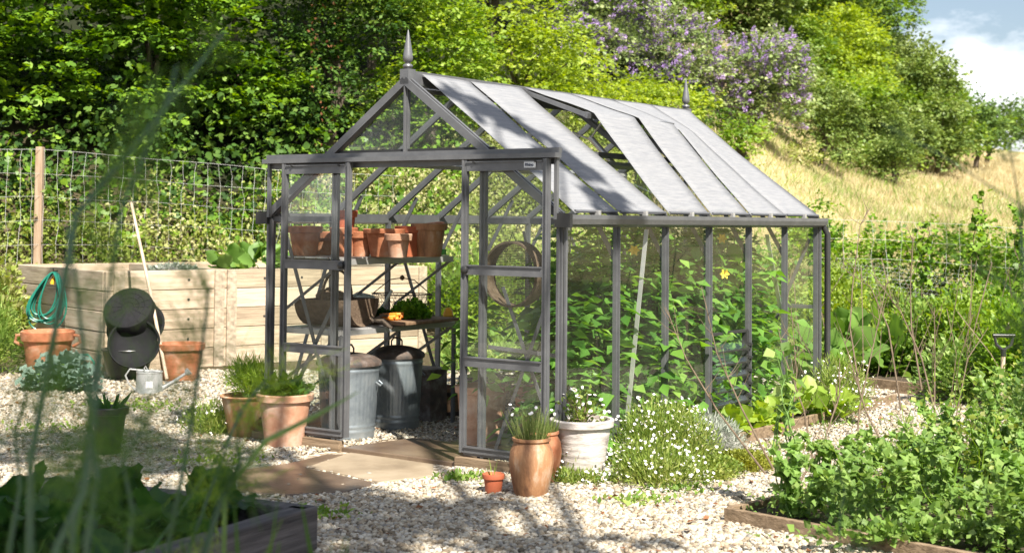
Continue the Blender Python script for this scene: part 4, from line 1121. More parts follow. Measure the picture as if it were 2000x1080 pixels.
# ------------------------------------------------------------------ trees and shrubs of the bank
def crown(name, c, rad, n, size, mat, parent, lobes=14, m_spray=14, tmpl=OVAL, flat=.5, lobe_r=(.34, .55), seed=0, spray=.32, droop=.15, hemi=True):
    """leaf sprays over the surface of overlapping lobes: lit outer clumps with gaps between them"""
    global rng
    rg = np.random.default_rng(seed + 11)
    c = np.array(c, float); rad = np.array(rad, float)
    lu = norm(rg.normal(0, 1, (lobes, 3)))
    lc_ = c + lu * rad * rg.uniform(.35, .72, (lobes, 1))
    lr = rg.uniform(*lobe_r, lobes)
    ns = max(1, n // m_spray)
    li = rg.integers(0, lobes, ns)
    u = norm(rg.normal(0, 1, (ns, 3)))
    u[:, 2] = np.where(u[:, 2] < -.3, -u[:, 2], u[:, 2])
    if hemi: u[:, 1] = np.where(rg.random(ns) < .55, -np.abs(u[:, 1]), u[:, 1])
    q = rg.uniform(.55, 1.08, (ns, 1)) ** .6
    S = lc_[li] + u * rad * lr[li][:, None] * q
    out = u.copy(); out[:, 2] = out[:, 2] * .35 - droop * rg.random(ns); out = norm(out + rg.normal(0, .25, (ns, 3)))
    side = norm(np.cross(out, [0, 0, 1.]) + 1e-6); upv = np.cross(side, out)
    L = spray * rg.uniform(.6, 1.3, ns)
    a = rg.uniform(-.2, 1, (ns, m_spray)); w = rg.uniform(-1, 1, (ns, m_spray)) * (.55 - .35 * a); h = rg.normal(0, .10 * (1.2 - flat), (ns, m_spray))
    P = S[:, None] + L[:, None, None] * (a[..., None] * out[:, None] + w[..., None] * side[:, None] + h[..., None] * upv[:, None])
    X = out[:, None] * .8 + side[:, None] * np.sign(w)[..., None] * .9 + rg.normal(0, .35, (ns, m_spray, 3)); X[..., 2] -= .15
    N = upv[:, None] + rg.normal(0, .45, (ns, m_spray, 3)) + np.array([SD.x, SD.y, SD.z]) * .25
    k = ns * m_spray
    return leaves(name, P.reshape(k, 3), X.reshape(k, 3), N.reshape(k, 3), size * rg.uniform(.6, 1.25, k), tmpl, mat, parent), lc_, S
def boughs(base, lcs, r0, mat, parent, name='trunk', nl=6):
    base = np.array(base, float); top = lcs.mean(0)
    o = parent_origin(parent)
    b = MB(); mid = base * .5 + top * .5 + [.1, .0, 0]
    b.tube([base - o - [0, 0, .3], base * .75 + top * .25 - o, mid - o, top - o], [r0 * 1.25, r0, r0 * .8, r0 * .35], 8)
    b.build(name, mat, parent, smooth=True)
    for q in lcs[:nl]:
        st_ = base + (top - base) * random.uniform(.3, .8)
        MB().tube([st_ - o, (st_ * .5 + q * .5) - o + [0, 0, .1], q - o], [r0 * .5, r0 * .3, r0 * .1], 6).build('limb', mat, parent, smooth=True)
def tree(name, label, cat, box, d, mat, leaf, cover=7, thick=.8, group=None, seed=0, trunk=.09, name2='crown', extra=None, base=None, nl=5, **k):
    x0, y0, x1, y1 = box
    c = D((x0 + x1) / 2, (y0 + y1) / 2, d); rx = (x1 - x0) / 2 / FPX * d; rz = (y1 - y0) / 2 / FPX * d
    rad = np.array([rx, rx * thick, rz]) * 1.18
    bz = float(terr(c[0], c[1]))
    if d > 30 and c[2] - rad[2] > bz + .2:
        tp = c[2] + rad[2]; c[2] = (tp + bz - .2) / 2; rad[2] = (tp - bz + .2) / 2
    loc = (c[0], c[1], bz)
    t = thing(name, label, cat, loc, 0, group)
    if d > 37 and x0 > 1100: cover = 13; rad[2] *= 1.06
    area = PI * rad[0] * rad[2] / 1.3; n = int(area / (.5 * leaf * leaf) * cover)
    n = min(n, 70000)
    _, lcs, S = crown(name2, c, rad, n, leaf, mat, t, seed=seed, spray=k.pop('spray', leaf * 3.6), **k)
    boughs(loc, lcs, trunk, M['bark'], t, nl=nl)
    if extra: extra(t, c, rad, lcs, S)
    return t
HZ = 'trees and shrubs on the bank behind the greenhouse'
BK = dict(group=HZ)
# dense wall behind the fence on the left
tree('hazel_tree', 'dark hazel at the far left edge with layered leafy sprays', 'tree', (-260, -240, 190, 420), 19.6, L_['hazel'], .105, 5, m_spray=34, spray=.55, seed=1, lobes=18, tmpl=LOBED, flat=.9, **BK)
tree('hazel_tree', 'hazel with bright sprays above the left end of the raised bed', 'tree', (90, -200, 450, 400), 20.6, L_['hazel'], .105, 5, m_spray=34, spray=.55, seed=2, lobes=18, tmpl=LOBED, flat=.9, **BK)
tree('sycamore_tree', 'leafy tree above the long rake handle with yellow tipped sprays', 'tree', (300, -200, 600, 330), 22, L_['hazel'], .11, 5, m_spray=34, spray=.55, seed=3, lobes=16, tmpl=LOBED, flat=.8, **BK)
def dead(t, c, rad, lcs, S):
    k = 260; P = c + unit(k) * rad * np.array([.16, .8, .85]) + [-.0, -.35, 0]
    leaves('dead_leaves', P, rnd(k), rnd(k), .06, OVAL, L_['dry'] if False else M['rust_leaf'], t)
M['rust_leaf'] = leafmat('withered_leaf', [(.10, .035, .012), (.20, .08, .03), (.28, .14, .07)], .2, .8)
tree('ivy_clad_tree', 'dark ivy clad tree with a brown withered patch left of the gable', 'tree', (500, -200, 790, 330), 22.5, L_['ivy'], .085, 6.5, m_spray=26, spray=.4, seed=4, lobes=20, extra=dead, **BK)
tree('elder_shrub', 'bright green elder rising behind the front finial', 'shrub', (700, -30, 960, 330), 22.5, L_['bright'], .085, 8, seed=5, lobes=18, **BK)
tree('hawthorn_tree', 'sunlit tree at the top edge above the front finial', 'tree', (560, -260, 900, 110), 26, L_['bright'], .10, 8, seed=6, lobes=18, **BK)
tree('elder_shrub', 'yellow green elder along the near part of the ridge', 'shrub', (880, 30, 1140, 300), 24, L_['lime'], .095, 7, seed=7, lobes=18, **BK)
tree('hazel_tree', 'yellow green tree at the top edge above the roof cloth', 'tree', (800, -260, 1120, 90), 29, L_['bright'], .11, 8, seed=8, lobes=18, **BK)
tree('bramble_bush', 'pale flecked bramble bush beside the roof ridge', 'shrub', (1040, 110, 1240, 330), 26, L_['lime'], .09, 8, seed=9, lobes=16, **BK)
tree('bramble_bush', 'lime green bramble bush below the buddleia near the rear finial', 'shrub', (1190, 150, 1370, 330), 27, L_['lime'], .09, 8, seed=10, lobes=14, **BK)
def blossoms(t, c, rad, lcs, S):
    rg = np.random.default_rng(int(abs(c[0]) * 100))
    k = min(len(S), 320); P0 = S[rg.choice(len(S), k, False)]; d0 = norm(norm(P0 - c) * [1, 1, .5] + rg.normal(0, .4, (k, 3)) + [0, -.3, .25])
    m_ = 46; q = rg.random((k, m_)); ang = rg.uniform(0, 2 * PI, (k, m_))
    L = rg.uniform(.16, .34, (k, 1, 1)); s1_ = norm(np.cross(d0, [0, 0, 1.])); s2_ = np.cross(s1_, d0)
    rr = (.045 * (1 - q) + .006)[..., None]
    rad_ = np.cos(ang)[..., None] * s1_[:, None] + np.sin(ang)[..., None] * s2_[:, None]
    P = P0[:, None] + d0[:, None] * q[..., None] * L + rr * rad_
    leaves('blossoms', P.reshape(-1, 3), (rad_ + d0[:, None] * .5).reshape(-1, 3), rg.normal(0, 1, (k * m_, 3)), .042, OVAL, L_['violet'], t)
BD = 'purple flowering buddleias on the bank'
tree('buddleia_bush', 'buddleia with faint purple spikes at the top of the photo', 'shrub', (1060, -90, 1260, 190), 29, L_['budd'], .10, 8, seed=11, lobes=14, extra=blossoms, group=BD)
tree('buddleia_bush', 'buddleia full of purple spikes left of the rear finial', 'shrub', (1220, 10, 1420, 260), 30, L_['budd'], .10, 8, seed=12, lobes=14, extra=blossoms, group=BD)
tree('buddleia_bush', 'largest purple buddleia right of the rear finial', 'shrub', (1360, 70, 1580, 320), 31, L_['budd'], .10, 8, seed=13, lobes=14, extra=blossoms, group=BD)
tree('elder_shrub', 'green tree between the two upper buddleias at the top edge', 'shrub', (1080, -200, 1400, 60), 35, L_['mid'], .13, 8, seed=14, lobes=16, **BK)
tree('holly_bush', 'dark shaded shrub under the largest buddleia', 'shrub', (1330, 200, 1420, 300), 29, L_['ivy'], .08, 8, seed=15, lobes=8, **BK)
tree('oak_tree', 'grey green oak at the top edge above the largest buddleia', 'tree', (1340, -120, 1570, 150), 42, L_['gorse'], .15, 8, seed=16, lobes=16, **BK)
tree('ash_tree', 'mid green tree on the skyline left of the sky', 'tree', (1500, -140, 1760, 130), 50, L_['mid'], .17, 8, seed=17, lobes=18, **BK)
tree('maple_tree', 'vivid yellow green maple below the skyline trees', 'tree', (1560, 25, 1740, 215), 44, L_['lime'], .14, 8, seed=18, lobes=16, **BK)
tree('maple_tree', 'green maple between largest buddleia and the vivid maple', 'tree', (1480, 60, 1620, 200), 42, L_['mid'], .14, 8, seed=19, lobes=14, **BK)
tree('ash_tree', 'ash whose thin top stands against the white cloud', 'tree', (1670, -10, 1790, 200), 55, L_['far'], .17, 8, seed=20, lobes=14, **BK)
tree('gorse_bush', 'rounded olive gorse bush right of the largest buddleia', 'shrub', (1530, 140, 1670, 330), 34, L_['gorse'], .085, 9, seed=21, lobes=14, **BK)
tree('gorse_bush', 'low olive gorse between the rounded gorse and the willow', 'shrub', (1630, 200, 1760, 285), 40, L_['gorse'], .10, 9, seed=22, lobes=10, **BK)
tree('gorse_bush', 'smallest low shrub in the dry grass under the willow', 'shrub', (1700, 262, 1790, 325), 37, L_['gorse'], .09, 9, seed=23, lobes=8, **BK)
tree('willow_tree', 'pale feathery willow on the hillside below the sky', 'tree', (1710, 95, 1845, 310), 50, L_['grey'], .15, 9, seed=24, lobes=16, **BK)
tree('willow_tree', 'dense dark underwood left of the pale willow', 'tree', (1640, 150, 1800, 280), 46, L_['mid'], .14, 8, seed=25, lobes=14, **BK)
tree('ash_tree', 'green tree on the skyline right of the pale willow', 'tree', (1800, 165, 1890, 290), 56, L_['mid'], .16, 8, seed=26, lobes=12, **BK)
tree('oak_tree', 'round dark oak standing in the dry field at the wood edge', 'tree', (1865, 205, 1945, 325), 50, L_['far'], .14, 9, seed=27, lobes=14, **BK)
tree('oak_tree', 'distant dark oak on the skyline at the right edge', 'tree', (1930, 200, 1995, 268), 95, L_['far'], .3, 8, seed=28, lobes=10, group='far trees on the skyline')
tree('oak_tree', 'distant oak cut by the right edge of the photo', 'tree', (1975, 190, 2080, 268), 100, L_['far'], .3, 8, seed=29, lobes=10, group='far trees on the skyline')
tree('gorse_bush', 'spreading brown green scrub in the dry grass below the gorse', 'shrub', (1500, 285, 1600, 335), 33, L_['bank'], .08, 6, seed=30, lobes=8, **BK)
tree('hazel_tree', 'leafy shrub just behind the far roof corner', 'shrub', (1370, 310, 1470, 400), 24, L_['bramble'], .08, 6, seed=31, lobes=10, **BK)
for i, (bx_, d_, mt_, sp_, lab) in enumerate((((1180, -160, 1420, 70), 40, 'mid', 'ash_tree', 'green tree at the top edge between the buddleias and oak'),
     ((1240, -40, 1400, 90), 36, 'bright', 'ash_tree', 'bright green tree directly above the left spiked buddleia'),
     ((1420, -180, 1620, 40), 56, 'mid', 'ash_tree', 'shaded tree cut by the top edge above the green maple'),
     ((1440, 130, 1580, 260), 38, 'mid', 'hazel_tree', 'green shrub between the largest buddleia and gorse'),
     ((1640, 70, 1770, 220), 58, 'mid', 'ash_tree', 'green tree filling the wood between vivid maple and willow'),
     ((1780, 200, 1880, 300), 44, 'gorse', 'gorse_bush', 'green underwood at the foot of the willow'),
     ((1020, -140, 1200, 110), 33, 'bright', 'elder_shrub', 'bright shrub at the top edge left of the faint buddleia'),
     ((1400, 250, 1500, 320), 27, 'bright', 'bramble_bush', 'bright shrub below the largest buddleia beside the far roof edge'),
     ((1740, 120, 1860, 320), 47, 'gorse', 'hazel_tree', 'bushy green shrub in front of the willow foot'),
     ((1800, 210, 1900, 330), 46, 'mid', 'hazel_tree', 'dense green shrub left of the round dark oak'),
     ((1700, 230, 1830, 330), 42, 'gorse', 'gorse_bush', 'spreading gorse at the edge of the dry grass'),
     ((1580, 150, 1720, 290), 40, 'bright', 'hazel_tree', 'yellow green shrub right of the rounded gorse'),
     ((1905, 225, 1950, 310), 54, 'mid', 'hazel_tree', 'rightmost shrub of the wood beside the dry field'),
     ((1590, 262, 1670, 330), 37, 'gorse', 'gorse_bush', 'small green bush in the dry grass left of the scrub'),
     ((1680, 285, 1760, 335), 38, 'mid', 'gorse_bush', 'low green bush at the lower edge of the scrub'),
     ((1560, -60, 1720, 80), 60, 'far', 'oak_tree', 'dark tree on the skyline above the vivid maple'))):
    tree(sp_, lab, 'tree', bx_, d_, L_[mt_], .0033 * d_, 8, seed=60 + i, lobes=14, **BK)
# brambles behind the right fence
BR = 'bramble thickets along the right fence'
for i, (bx_, d_, lab) in enumerate((((1530, 395, 1690, 600), 20.6, 'tall bramble thicket against the far greenhouse corner'),
                                    ((1650, 455, 1800, 640), 20.4, 'dense bramble thicket behind the chicken wire'),
                                    ((1760, 460, 1920, 650), 20.2, 'bramble thicket with climbing tendrils near the right edge'),
                                    ((1870, 465, 2080, 660), 19.8, 'bramble thicket cut by the right edge of the photo'))):
    tree('bramble_thicket', lab, 'shrub', bx_, d_, L_['bramble'], .075, 7, seed=40 + i, lobes=12, trunk=.02, nl=3, group=BR)
# climbing shoots above the bramble
for i, (px, py0_, py1) in enumerate(((1905, 560, 385), (1985, 560, 400), (1800, 560, 440))):
    p0, p1 = D(px, py0_, 18.0), D(px + 8, py1, 18.0)
    t = thing('climbing_vine', ('leafy vine shoot rising in front of the dry field', 'leafy vine shoot at the right edge of the photo', 'short vine shoot between the two bramble thickets')[i], 'vine', (p0[0], p0[1], float(terr(p0[0], p0[1]))))
    o = np.array(t.location)
    pts = [np.array([p0[0], p0[1], o[2]])] + [p0 * (1 - q) + p1 * q + [.06 * math.sin(q * 9), 0, 0] for q in np.linspace(0, 1, 8)]
    MB().tube([q - o for q in pts], .006, 6).build('stem', M['twig'], t)
    n = 70; q = rng.random(n)[:, None]
    P = p0 * (1 - q) + p1 * q + rnd(n, .05)
    leaves('leaves', P, rnd(n) + [0, -.3, -.3], rnd(n, .4) + [0, -.5, .8], .09, LOBED, L_['bramble'], t)

# ------------------------------------------------------------------ ground cover on the bank and field (uncountable)
def cover(name, n, px, s_rng, size, tmpl, mat, hgt=.1, seedx=0, label=None, yabs=None, up=.8, xup=0., free=None):
    x = rng.uniform(*px, n)
    by = np.interp(x, FX, FY); y = by + rng.uniform(*s_rng, n) if yabs is None else rng.uniform(*yabs, n)
    kk = (y - by) < (np.interp(x, [-6, -4.2, -3.0, -2.0], [.5, 1.0, 2.8, 9]) if free is None else free); x, y, by = x[kk], y[kk], by[kk]; n = len(x)
    z = terr(x, y) + rng.random(n) ** 1.5 * hgt * (1 + .9 * np.sin(x * 2.1 + y) * np.cos(y * 1.7))
    X = rnd(n, .8); X[:, 2] += xup
    o = leaves(name, np.stack([x, y, z], -1), X, rnd(n, .5) + [0, -.35, up], size * rng.uniform(.5, 1.3, n), tmpl, mat)
    tag(o, label, kind='stuff'); return o
tag(cover('bank_undergrowth', 90000, (-9.5, 1.5), (-.6, 5.5), .065, OVAL, L_['bank'], .5), cat='undergrowth')
tag(cover('bank_ivy', 10000, (-9.5, -1.0), (-.3, 5.5), .09, LOBED, L_['hazel'], .9), cat='undergrowth')
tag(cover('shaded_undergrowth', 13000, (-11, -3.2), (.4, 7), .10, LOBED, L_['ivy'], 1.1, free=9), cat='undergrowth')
n = 150000
def field(name, n, xr, yr, size, mat, xup=.75, amin=.10):
    x = rng.uniform(0, 1, n); y = yr[0] + (yr[1] - yr[0]) * rng.random(n) ** 1.6
    x = y * (xr[0] + (xr[1] - xr[0]) * x)
    k = (y > np.interp(x, FX, FY) + .3); x, y = x[k], y[k]; n = len(x)
    X = rnd(n, .45); X[:, 2] += xup
    o = leaves(name, np.stack([x, y, terr(x, y) - .02], -1), X, rnd(n), size * rng.uniform(.5, 1.3, n) * np.clip(y / 30, .7, 2), T_blade(.028, .2), mat)
    return tag(o, kind='stuff', cat='grass')
field('dry_grass', 170000, (.08, .40), (20, 60), .16, L_['dry'])
field('green_grass', 20000, (.05, .36), (20, 40), .22, L_['grass'])
# weeds and low growth in the garden right of the greenhouse
def patch(name, n, x, y, size, tmpl, mat, hgt, label=None):
    xx = rng.uniform(*x, n); yy = rng.uniform(*y, n)
    k = np.array([not (toL((a, c))[0] < .35 and -.3 < toL((a, c))[1] < 3.9) for a, c in zip(xx, yy)])
    xx, yy = xx[k], yy[k]; n = len(xx)
    zz = terr(xx, yy) + rng.random(n) * hgt * (.6 + .5 * np.sin(xx * 3.1 + 1) * np.cos(yy * 2.3))
    X = rnd(n, .7); X[:, 2] += .5
    return tag(leaves(name, np.stack([xx, yy, zz], -1), X, rnd(n, .5) + [0, 0, .8], size * rng.uniform(.5, 1.3, n), tmpl, mat), kind='stuff', cat='undergrowth')
patch('garden_weeds', 30000, (2.6, 7.0), (14.6, 19.3), .07, OVAL, L_['bright'], .55)
patch('garden_weeds', 16000, (-1.0, 4.5), (14.4, 19.4), .07, OVAL, L_['grass'], .40)
patch('garden_grass', 16000, (-1.0, 7.0), (14.2, 19.3), .22, T_blade(.03, .3), L_['grass'], .25)
patch('left_weeds', 5000, (-7.5, -5.3), (13.6, 16.2), .05, OVAL, L_['bank'], .9)
patch('left_grass', 5000, (-7.0, -5.1), (13.0, 15.8), .3, T_blade(.03, .3), L_['grass'], .5)
# ------------------------------------------------------------------ plants
def clump(name, label, cat, c, rad, n, size, mat, tmpl=OVAL, stems=0, smat=None, group=None, upb=.5, parts=None, base=None, flat=.5, leafname='leaves'):
    """a bushy plant: stems from the ground and leaves through its volume"""
    c = np.array(c, float); rad = np.array(rad, float)
    b0 = np.array(base if base is not None else [c[0], c[1], c[2]], float)
    t = thing(name, label, cat, b0, 0, group)
    u = unit(n); u[:, 2] = np.abs(u[:, 2]); q = rng.random((n, 1)) ** .45
    k = 7; lob = unit(k); lob[:, 2] = np.abs(lob[:, 2]); li = rng.integers(0, k, n)
    P = c + (u * q * .72 + lob[li] * .38) * rad
    leaves(leafname, P, u + rnd(n, .5) + [0, 0, upb - .3], rnd(n, .45) + [0, 0, .9], size * rng.uniform(.55, 1.25, n), tmpl, mat, t)
    if stems:
        b = MB()
        for i in range(stems):
            e = P[rng.integers(0, n)] - b0; s = np.array([random.uniform(-.02, .02), random.uniform(-.02, .02), 0])
            b.tube([s, s * .5 + e * .5 + [0, 0, .12 * rad[2]], e], [.006, .005, .002], 5)
        b.build('stems', smat or M['stalk'], t)
    return t
def flowers(t, P, size, petals='blossoms', pet=None, centre=True):
    """small daisies: petal discs with yellow centres, facing up and outwards"""
    pet = pet or M['petal']; n = len(P); o = parent_origin(t)
    N = norm(rng.normal(0, .45, (n, 3)) + [.15, -.35, .8]); a = norm(np.cross(N, [1, 0, .1])); b_ = np.cross(N, a)
    k = 12; V = []; ang = np.arange(k) * 2 * PI / k
    sz = size * rng.uniform(.8, 1.15, n)[:, None, None]
    rr = np.where(np.arange(k) % 2 == 0, 1, .78)[None, :, None]
    ring = P[:, None] + sz * rr * (np.cos(ang)[None, :, None] * a[:, None] + np.sin(ang)[None, :, None] * b_[:, None]) - N[:, None] * sz * .12
    cen = P[:, None] + N[:, None] * sz * .1
    Vv = np.concatenate([ring, cen], 1).reshape(-1, 3) - o
    fs = np.array([[k, i, (i + 1) % k] for i in range(k)])
    F = (np.arange(n)[:, None, None] * (k + 1) + fs[None]).reshape(-1, 3)
    ob = fast_mesh(petals, Vv, F, pet, t); ob['kind'] = 'stuff'
    if centre:
        ang = np.arange(8) * 2 * PI / 8
        ring = P[:, None] + sz * .30 * (np.cos(ang)[None, :, None] * a[:, None] + np.sin(ang)[None, :, None] * b_[:, None]) + N[:, None] * sz * .10
        cen = P[:, None] + N[:, None] * sz * .26
        Vv = np.concatenate([ring, cen], 1).reshape(-1, 3) - o
        fs = np.array([[8, i, (i + 1) % 8] for i in range(8)]); F = (np.arange(n)[:, None, None] * 9 + fs[None]).reshape(-1, 3)
        fast_mesh('flower_centres', Vv, F, M['yolk'], t)['kind'] = 'stuff'
    return ob
def tomato(label, x, y, h, name='tomato_plant', z0=0.0, group='tomato plants inside the greenhouse', mat=None, w=.26, n_leaf=22, fruit=4):
    b0 = LW(x, y, z0); t = thing(name, label, 'plant', b0, 0, group)
    st_ = [np.array([.02 * math.sin(q * 7 + x * 9), .02 * math.cos(q * 5 + y), q * h]) for q in np.linspace(0, 1, 8)]
    MB().tube(st_, [.010] * 4 + [.008, .007, .005, .003], 6).build('stem', M['stalk'], t, smooth=True)
    P, X, N, S = [], [], [], []
    for i in range(n_leaf):
        q = .08 + .92 * i / n_leaf; a = i * 2.4 + random.uniform(-.3, .3); L = w * random.uniform(.75, 1.25) * (1 - .4 * q ** 3)
        o = np.array([0, 0, q * h]); d = np.array([math.cos(a), math.sin(a), 0]); sd = np.array([-math.sin(a), math.cos(a), 0])
        for k in range(1, 7):
            s = k / 6; c = o + d * L * s + np.array([0, 0, .10 * s - .22 * s * s])
            tn = d + np.array([0, 0, .1 - .5 * s])
            for sg in ((-1, 1) if k < 6 else (0,)):
                P.append(c); X.append(tn * .6 + sd * sg * 1.0 + rng.normal(0, .2, 3)); N.append(np.array([0, 0, 1.]) + rng.normal(0, .35, 3)); S.append(L * random.uniform(.32, .56))
    P = np.array(P) + np.array(b0)
    leaves('leaves', P, np.array(X), np.array(N), np.array(S), T_oval(.30), mat or L_['tomato'], t)
    for i in range(fruit):
        a = random.uniform(0, 6.28); z = random.uniform(.12, .5) * h; c = (.07 * math.cos(a), .07 * math.sin(a), z)
        MB().lathe([(.001, -.022), (.018, -.015), (.025, 0), (.018, .016), (.004, .020)], 12, c).build('tomato', M['fruit_g'], t, smooth=True)
    return t
# inside the greenhouse
labs = ['leafy tomato plant nearest the corner post inside the greenhouse', 'tomato plant behind the first side pane', 'tomato plant at the second side pane beside the slanting brace',
        'tall tomato plant behind the second glazing bar', 'tomato plant in the middle of the side wall', 'tomato plant behind the louvre window', 'tomato plant right of the louvre window',
        'tomato plant at the far end pane of the side wall', 'inner row tomato plant seen between the door and corner post', 'inner row tomato plant behind the third side pane', 'inner row tomato plant behind the fourth side pane', 'inner row tomato plant near the rear gable',
        'tomato plant filling the pane left of the louvre', 'tomato plant directly behind the fifth glazing bar', 'tomato plant squeezed behind the first glazing bar', 'back row tomato plant seen through the far panes']
spots = [(-.30, .50, .95), (-.32, .95, 1.25), (-.28, 1.3, 1.10), (-.34, 1.68, 1.35), (-.30, 2.08, 1.20), (-.34, 2.42, 1.32), (-.28, 2.85, 1.35), (-.40, 3.42, .95),
         (-.75, 1.25, 1.35), (-.78, 1.75, 1.40), (-.72, 2.3, 1.42), (-.8, 2.95, 1.40), (-.5, 1.95, 1.3), (-.48, 2.62, 1.38), (-.5, .78, 1.15), (-.5, 3.1, 1.42)]
for lb, (x, y, h) in zip(labs, spots): tomato(lb, x, y, min(h * 1.15, 1.56), w=.32, n_leaf=44)
tomato('tomato plant rooted in the tall terracotta pot behind the door glass', -1.05, .62, .75, z0=.36, w=.24, n_leaf=15, group=None)
tomato('tomato plant rooted in the shorter terracotta pot behind the door glass', -.62, .72, .62, z0=.30, w=.24, n_leaf=16, group=None)
# climbing squash with big leaves and yellow flowers
b0 = LW(-.20, 2.2); t = thing('squash_vine', 'climbing squash with broad leaves and yellow flowers inside the glass', 'plant', b0)
pts = [LW(-.20 + .04 * math.sin(q * 9), 2.2 + .35 * math.sin(q * 3), q * 1.45) - b0 for q in np.linspace(0, 1, 10)]
MB().tube(pts, .009, 6).build('stem', M['stalk'], t, smooth=True)
n = 34; P = np.array([LW(random.uniform(-.36, -.1), random.uniform(1.7, 3.1), random.uniform(.45, 1.35)) for _ in range(n)])
leaves('leaves', P, rnd(n, .6) + [.5, -.3, -.2], rnd(n, .3) + [.5, -.5, .5], rng.uniform(.10, .20, n), T_ruffle(6, 7, .5, .10), L_['tomato'], t, smooth=True)
for (px, py, lx) in ((1410, 466, -.14), (1415, 535, -.14), (1238, 489, -.15)):
    r = ray(px, py); o_ = np.array([-GX, -GY]); den = r[0] * CT - r[1] * ST; tt = (lx - (o_[0] * CT - o_[1] * ST)) / den
    c = np.array([r[0] * tt, r[1] * tt, HC + r[2] * tt]); k = 6; a = np.arange(k) * 2 * PI / k
    leaves('flower', np.repeat(c[None], k, 0), np.stack([np.cos(a), np.full(k, -.5), np.sin(a)], -1), np.tile([.3, -.8, .2], (k, 1)) + rnd(k, .1), .045, T_oval(.35), M['yolk'], t)
# green netted fruit plants on the greenhouse floor
clump('marrow_plant', 'low sprawling marrow plant on the greenhouse floor by the louvre', 'plant', LW(-.42, 2.0, .02), (.26, .5, .28), 60, .17, L_['bramble'], ROUND, 6)
# seedlings on the shelf pot are in the pot builder; left wall greenery beyond
# pots by the door
c = np.array([POT1[0], POT1[1], .33])
clump('fennel_plant', 'feathery green herb growing in the large pale terracotta pot', 'plant', c, (.16, .16, .12), 220, .07, L_['fennel'], OVAL, 8)
c = np.array([POT2[0], POT2[1], .28])
clump('fennel_plant', 'bushy feathery yellow green herb in the honey glazed pot', 'plant', c, (.24, .2, .26), 2600, .06, L_['bright'], T_blade(.05, .1), 14)
c = np.array([POTW[0], POTW[1], .30])
t = clump('flowering_plant', 'red stemmed plant with small white flowers in the whitewashed pot', 'plant', c, (.17, .15, .24), 230, .032, L_['daisy'], OVAL, 26, M['twig'])
P = c + unit(34) * [.17, .15, .2]; P[:, 2] = c[2] + .05 + np.abs(P[:, 2] - c[2]); flowers(t, P, .012)
def grassy(name, label, cat, c, r, h, n, mat, w=.02, group=None, lean=.35, part='blades'):
    t = thing(name, label, cat, c, 0, group); a = rng.uniform(0, 2 * PI, n); q = rng.random(n) ** .5
    P = np.array(c) + np.stack([np.cos(a) * q * r, np.sin(a) * q * r, np.zeros(n)], -1)
    X = np.stack([np.cos(a) * lean * q, np.sin(a) * lean * q, np.ones(n)], -1) + rnd(n, .12)
    leaves(part, P, X, rnd(n), h * rng.uniform(.5, 1.15, n), T_blade(w, .12), mat, t); return t
t = grassy('chives', 'tuft of chives with seed heads growing in the tall clay jar', 'plant', (JAR1[0], JAR1[1], .29), .08, .19, 230, L_['chive'], .012)
P = np.array([[JAR1[0] + random.uniform(-.12, .12), JAR1[1] + random.uniform(-.08, .08), random.uniform(.42, .53)] for _ in range(9)]); flowers(t, P, .010, 'seed_heads', centre=False)
grassy('herb_tuft', 'short green tuft growing in the darker half hidden clay jar', 'plant', (JAR2[0], JAR2[1], .27), .08, .12, 160, L_['chive'], .03)
grassy('seedling', 'thin seedling in the small red plastic pot', 'plant', (PSM[0], PSM[1], .095), .02, .10, 7, L_['grass'], .03)
# Mexican daisies along the greenhouse corner
def daisies(label, cl, rad, n, nf, group='white daisy clumps'):
    t = clump('daisy_clump', label, 'flowers', cl, rad, int(n * .8), .036, L_['daisy'], T_blade(.09, .15), 30, group=group, upb=.9)
    c = np.array(cl); u = unit(nf); u[:, 2] = np.abs(u[:, 2]) * .95 + .02; u = norm(u)
    P = c + u * np.array(rad) * rng.uniform(.72, 1.15, (nf, 1)); flowers(t, P, .0098); return t
daisies('big daisy clump spilling from the greenhouse wall right of the whitewashed pot', LW(.36, .62, .0), (.36, .55, .42), 12000, 420)
daisies('daisy clump sprawling on the gravel beside the whitewashed pot', LW(.55, .10, .0), (.36, .36, .27), 8000, 210)
daisies('daisies hanging around the foot of the whitewashed pot', LW(.22, -.12, .0), (.30, .16, .10), 1800, 40)
daisies('upright daisies between the chive jar and the corner post', LW(.10, .02, .05), (.10, .16, .42), 1400, 34)
daisies('pale daisy clump at the far end of the greenhouse side wall', LW(.30, 3.55, .0), (.32, .55, .48), 6500, 240)
daisies('low daisies beside the glazed pot left of the door', np.array([POT2[0] - .28, POT2[1] + .10, 0]), (.24, .26, .26), 3000, 60)
t = clump('lavender_plant', 'silvery flowering herb clump at the right end of the daisies', 'flowers', LW(.36, 1.22, .0), (.28, .42, .26), 8000, .038, L_['lav'], T_blade(.09, .1), 20)
clump('thyme_plant', 'low yellow green thyme cushion creeping onto the gravel', 'herb', LW(.72, .98, .0), (.20, .30, .11), 9000, .02, L_['thyme'], OVAL)
clump('thyme_plant', 'darker thyme cushion between daisies and lavender', 'herb', LW(.72, .55, .0), (.22, .24, .13), 7000, .022, L_['daisy'], OVAL)
for i, (x, y, s) in enumerate(((.17, 1.95, .15), (.19, 2.30, .13), (.16, 2.62, .16), (.18, 3.0, .18), (.45, 3.15, .2))):
    clump('lettuce', ('lime lettuce at the near end of the side border', 'smallest lettuce second along the side border', 'lettuce in front of the fifth glazing bar', 'lettuce beside the far daisy clump', 'broad lime leaves outside the border timber')[i], 'lettuce', LW(x, y, .05), (s, s, s), 26, .13, L_['lettuce'], RUFF, group='lettuces along the greenhouse border')
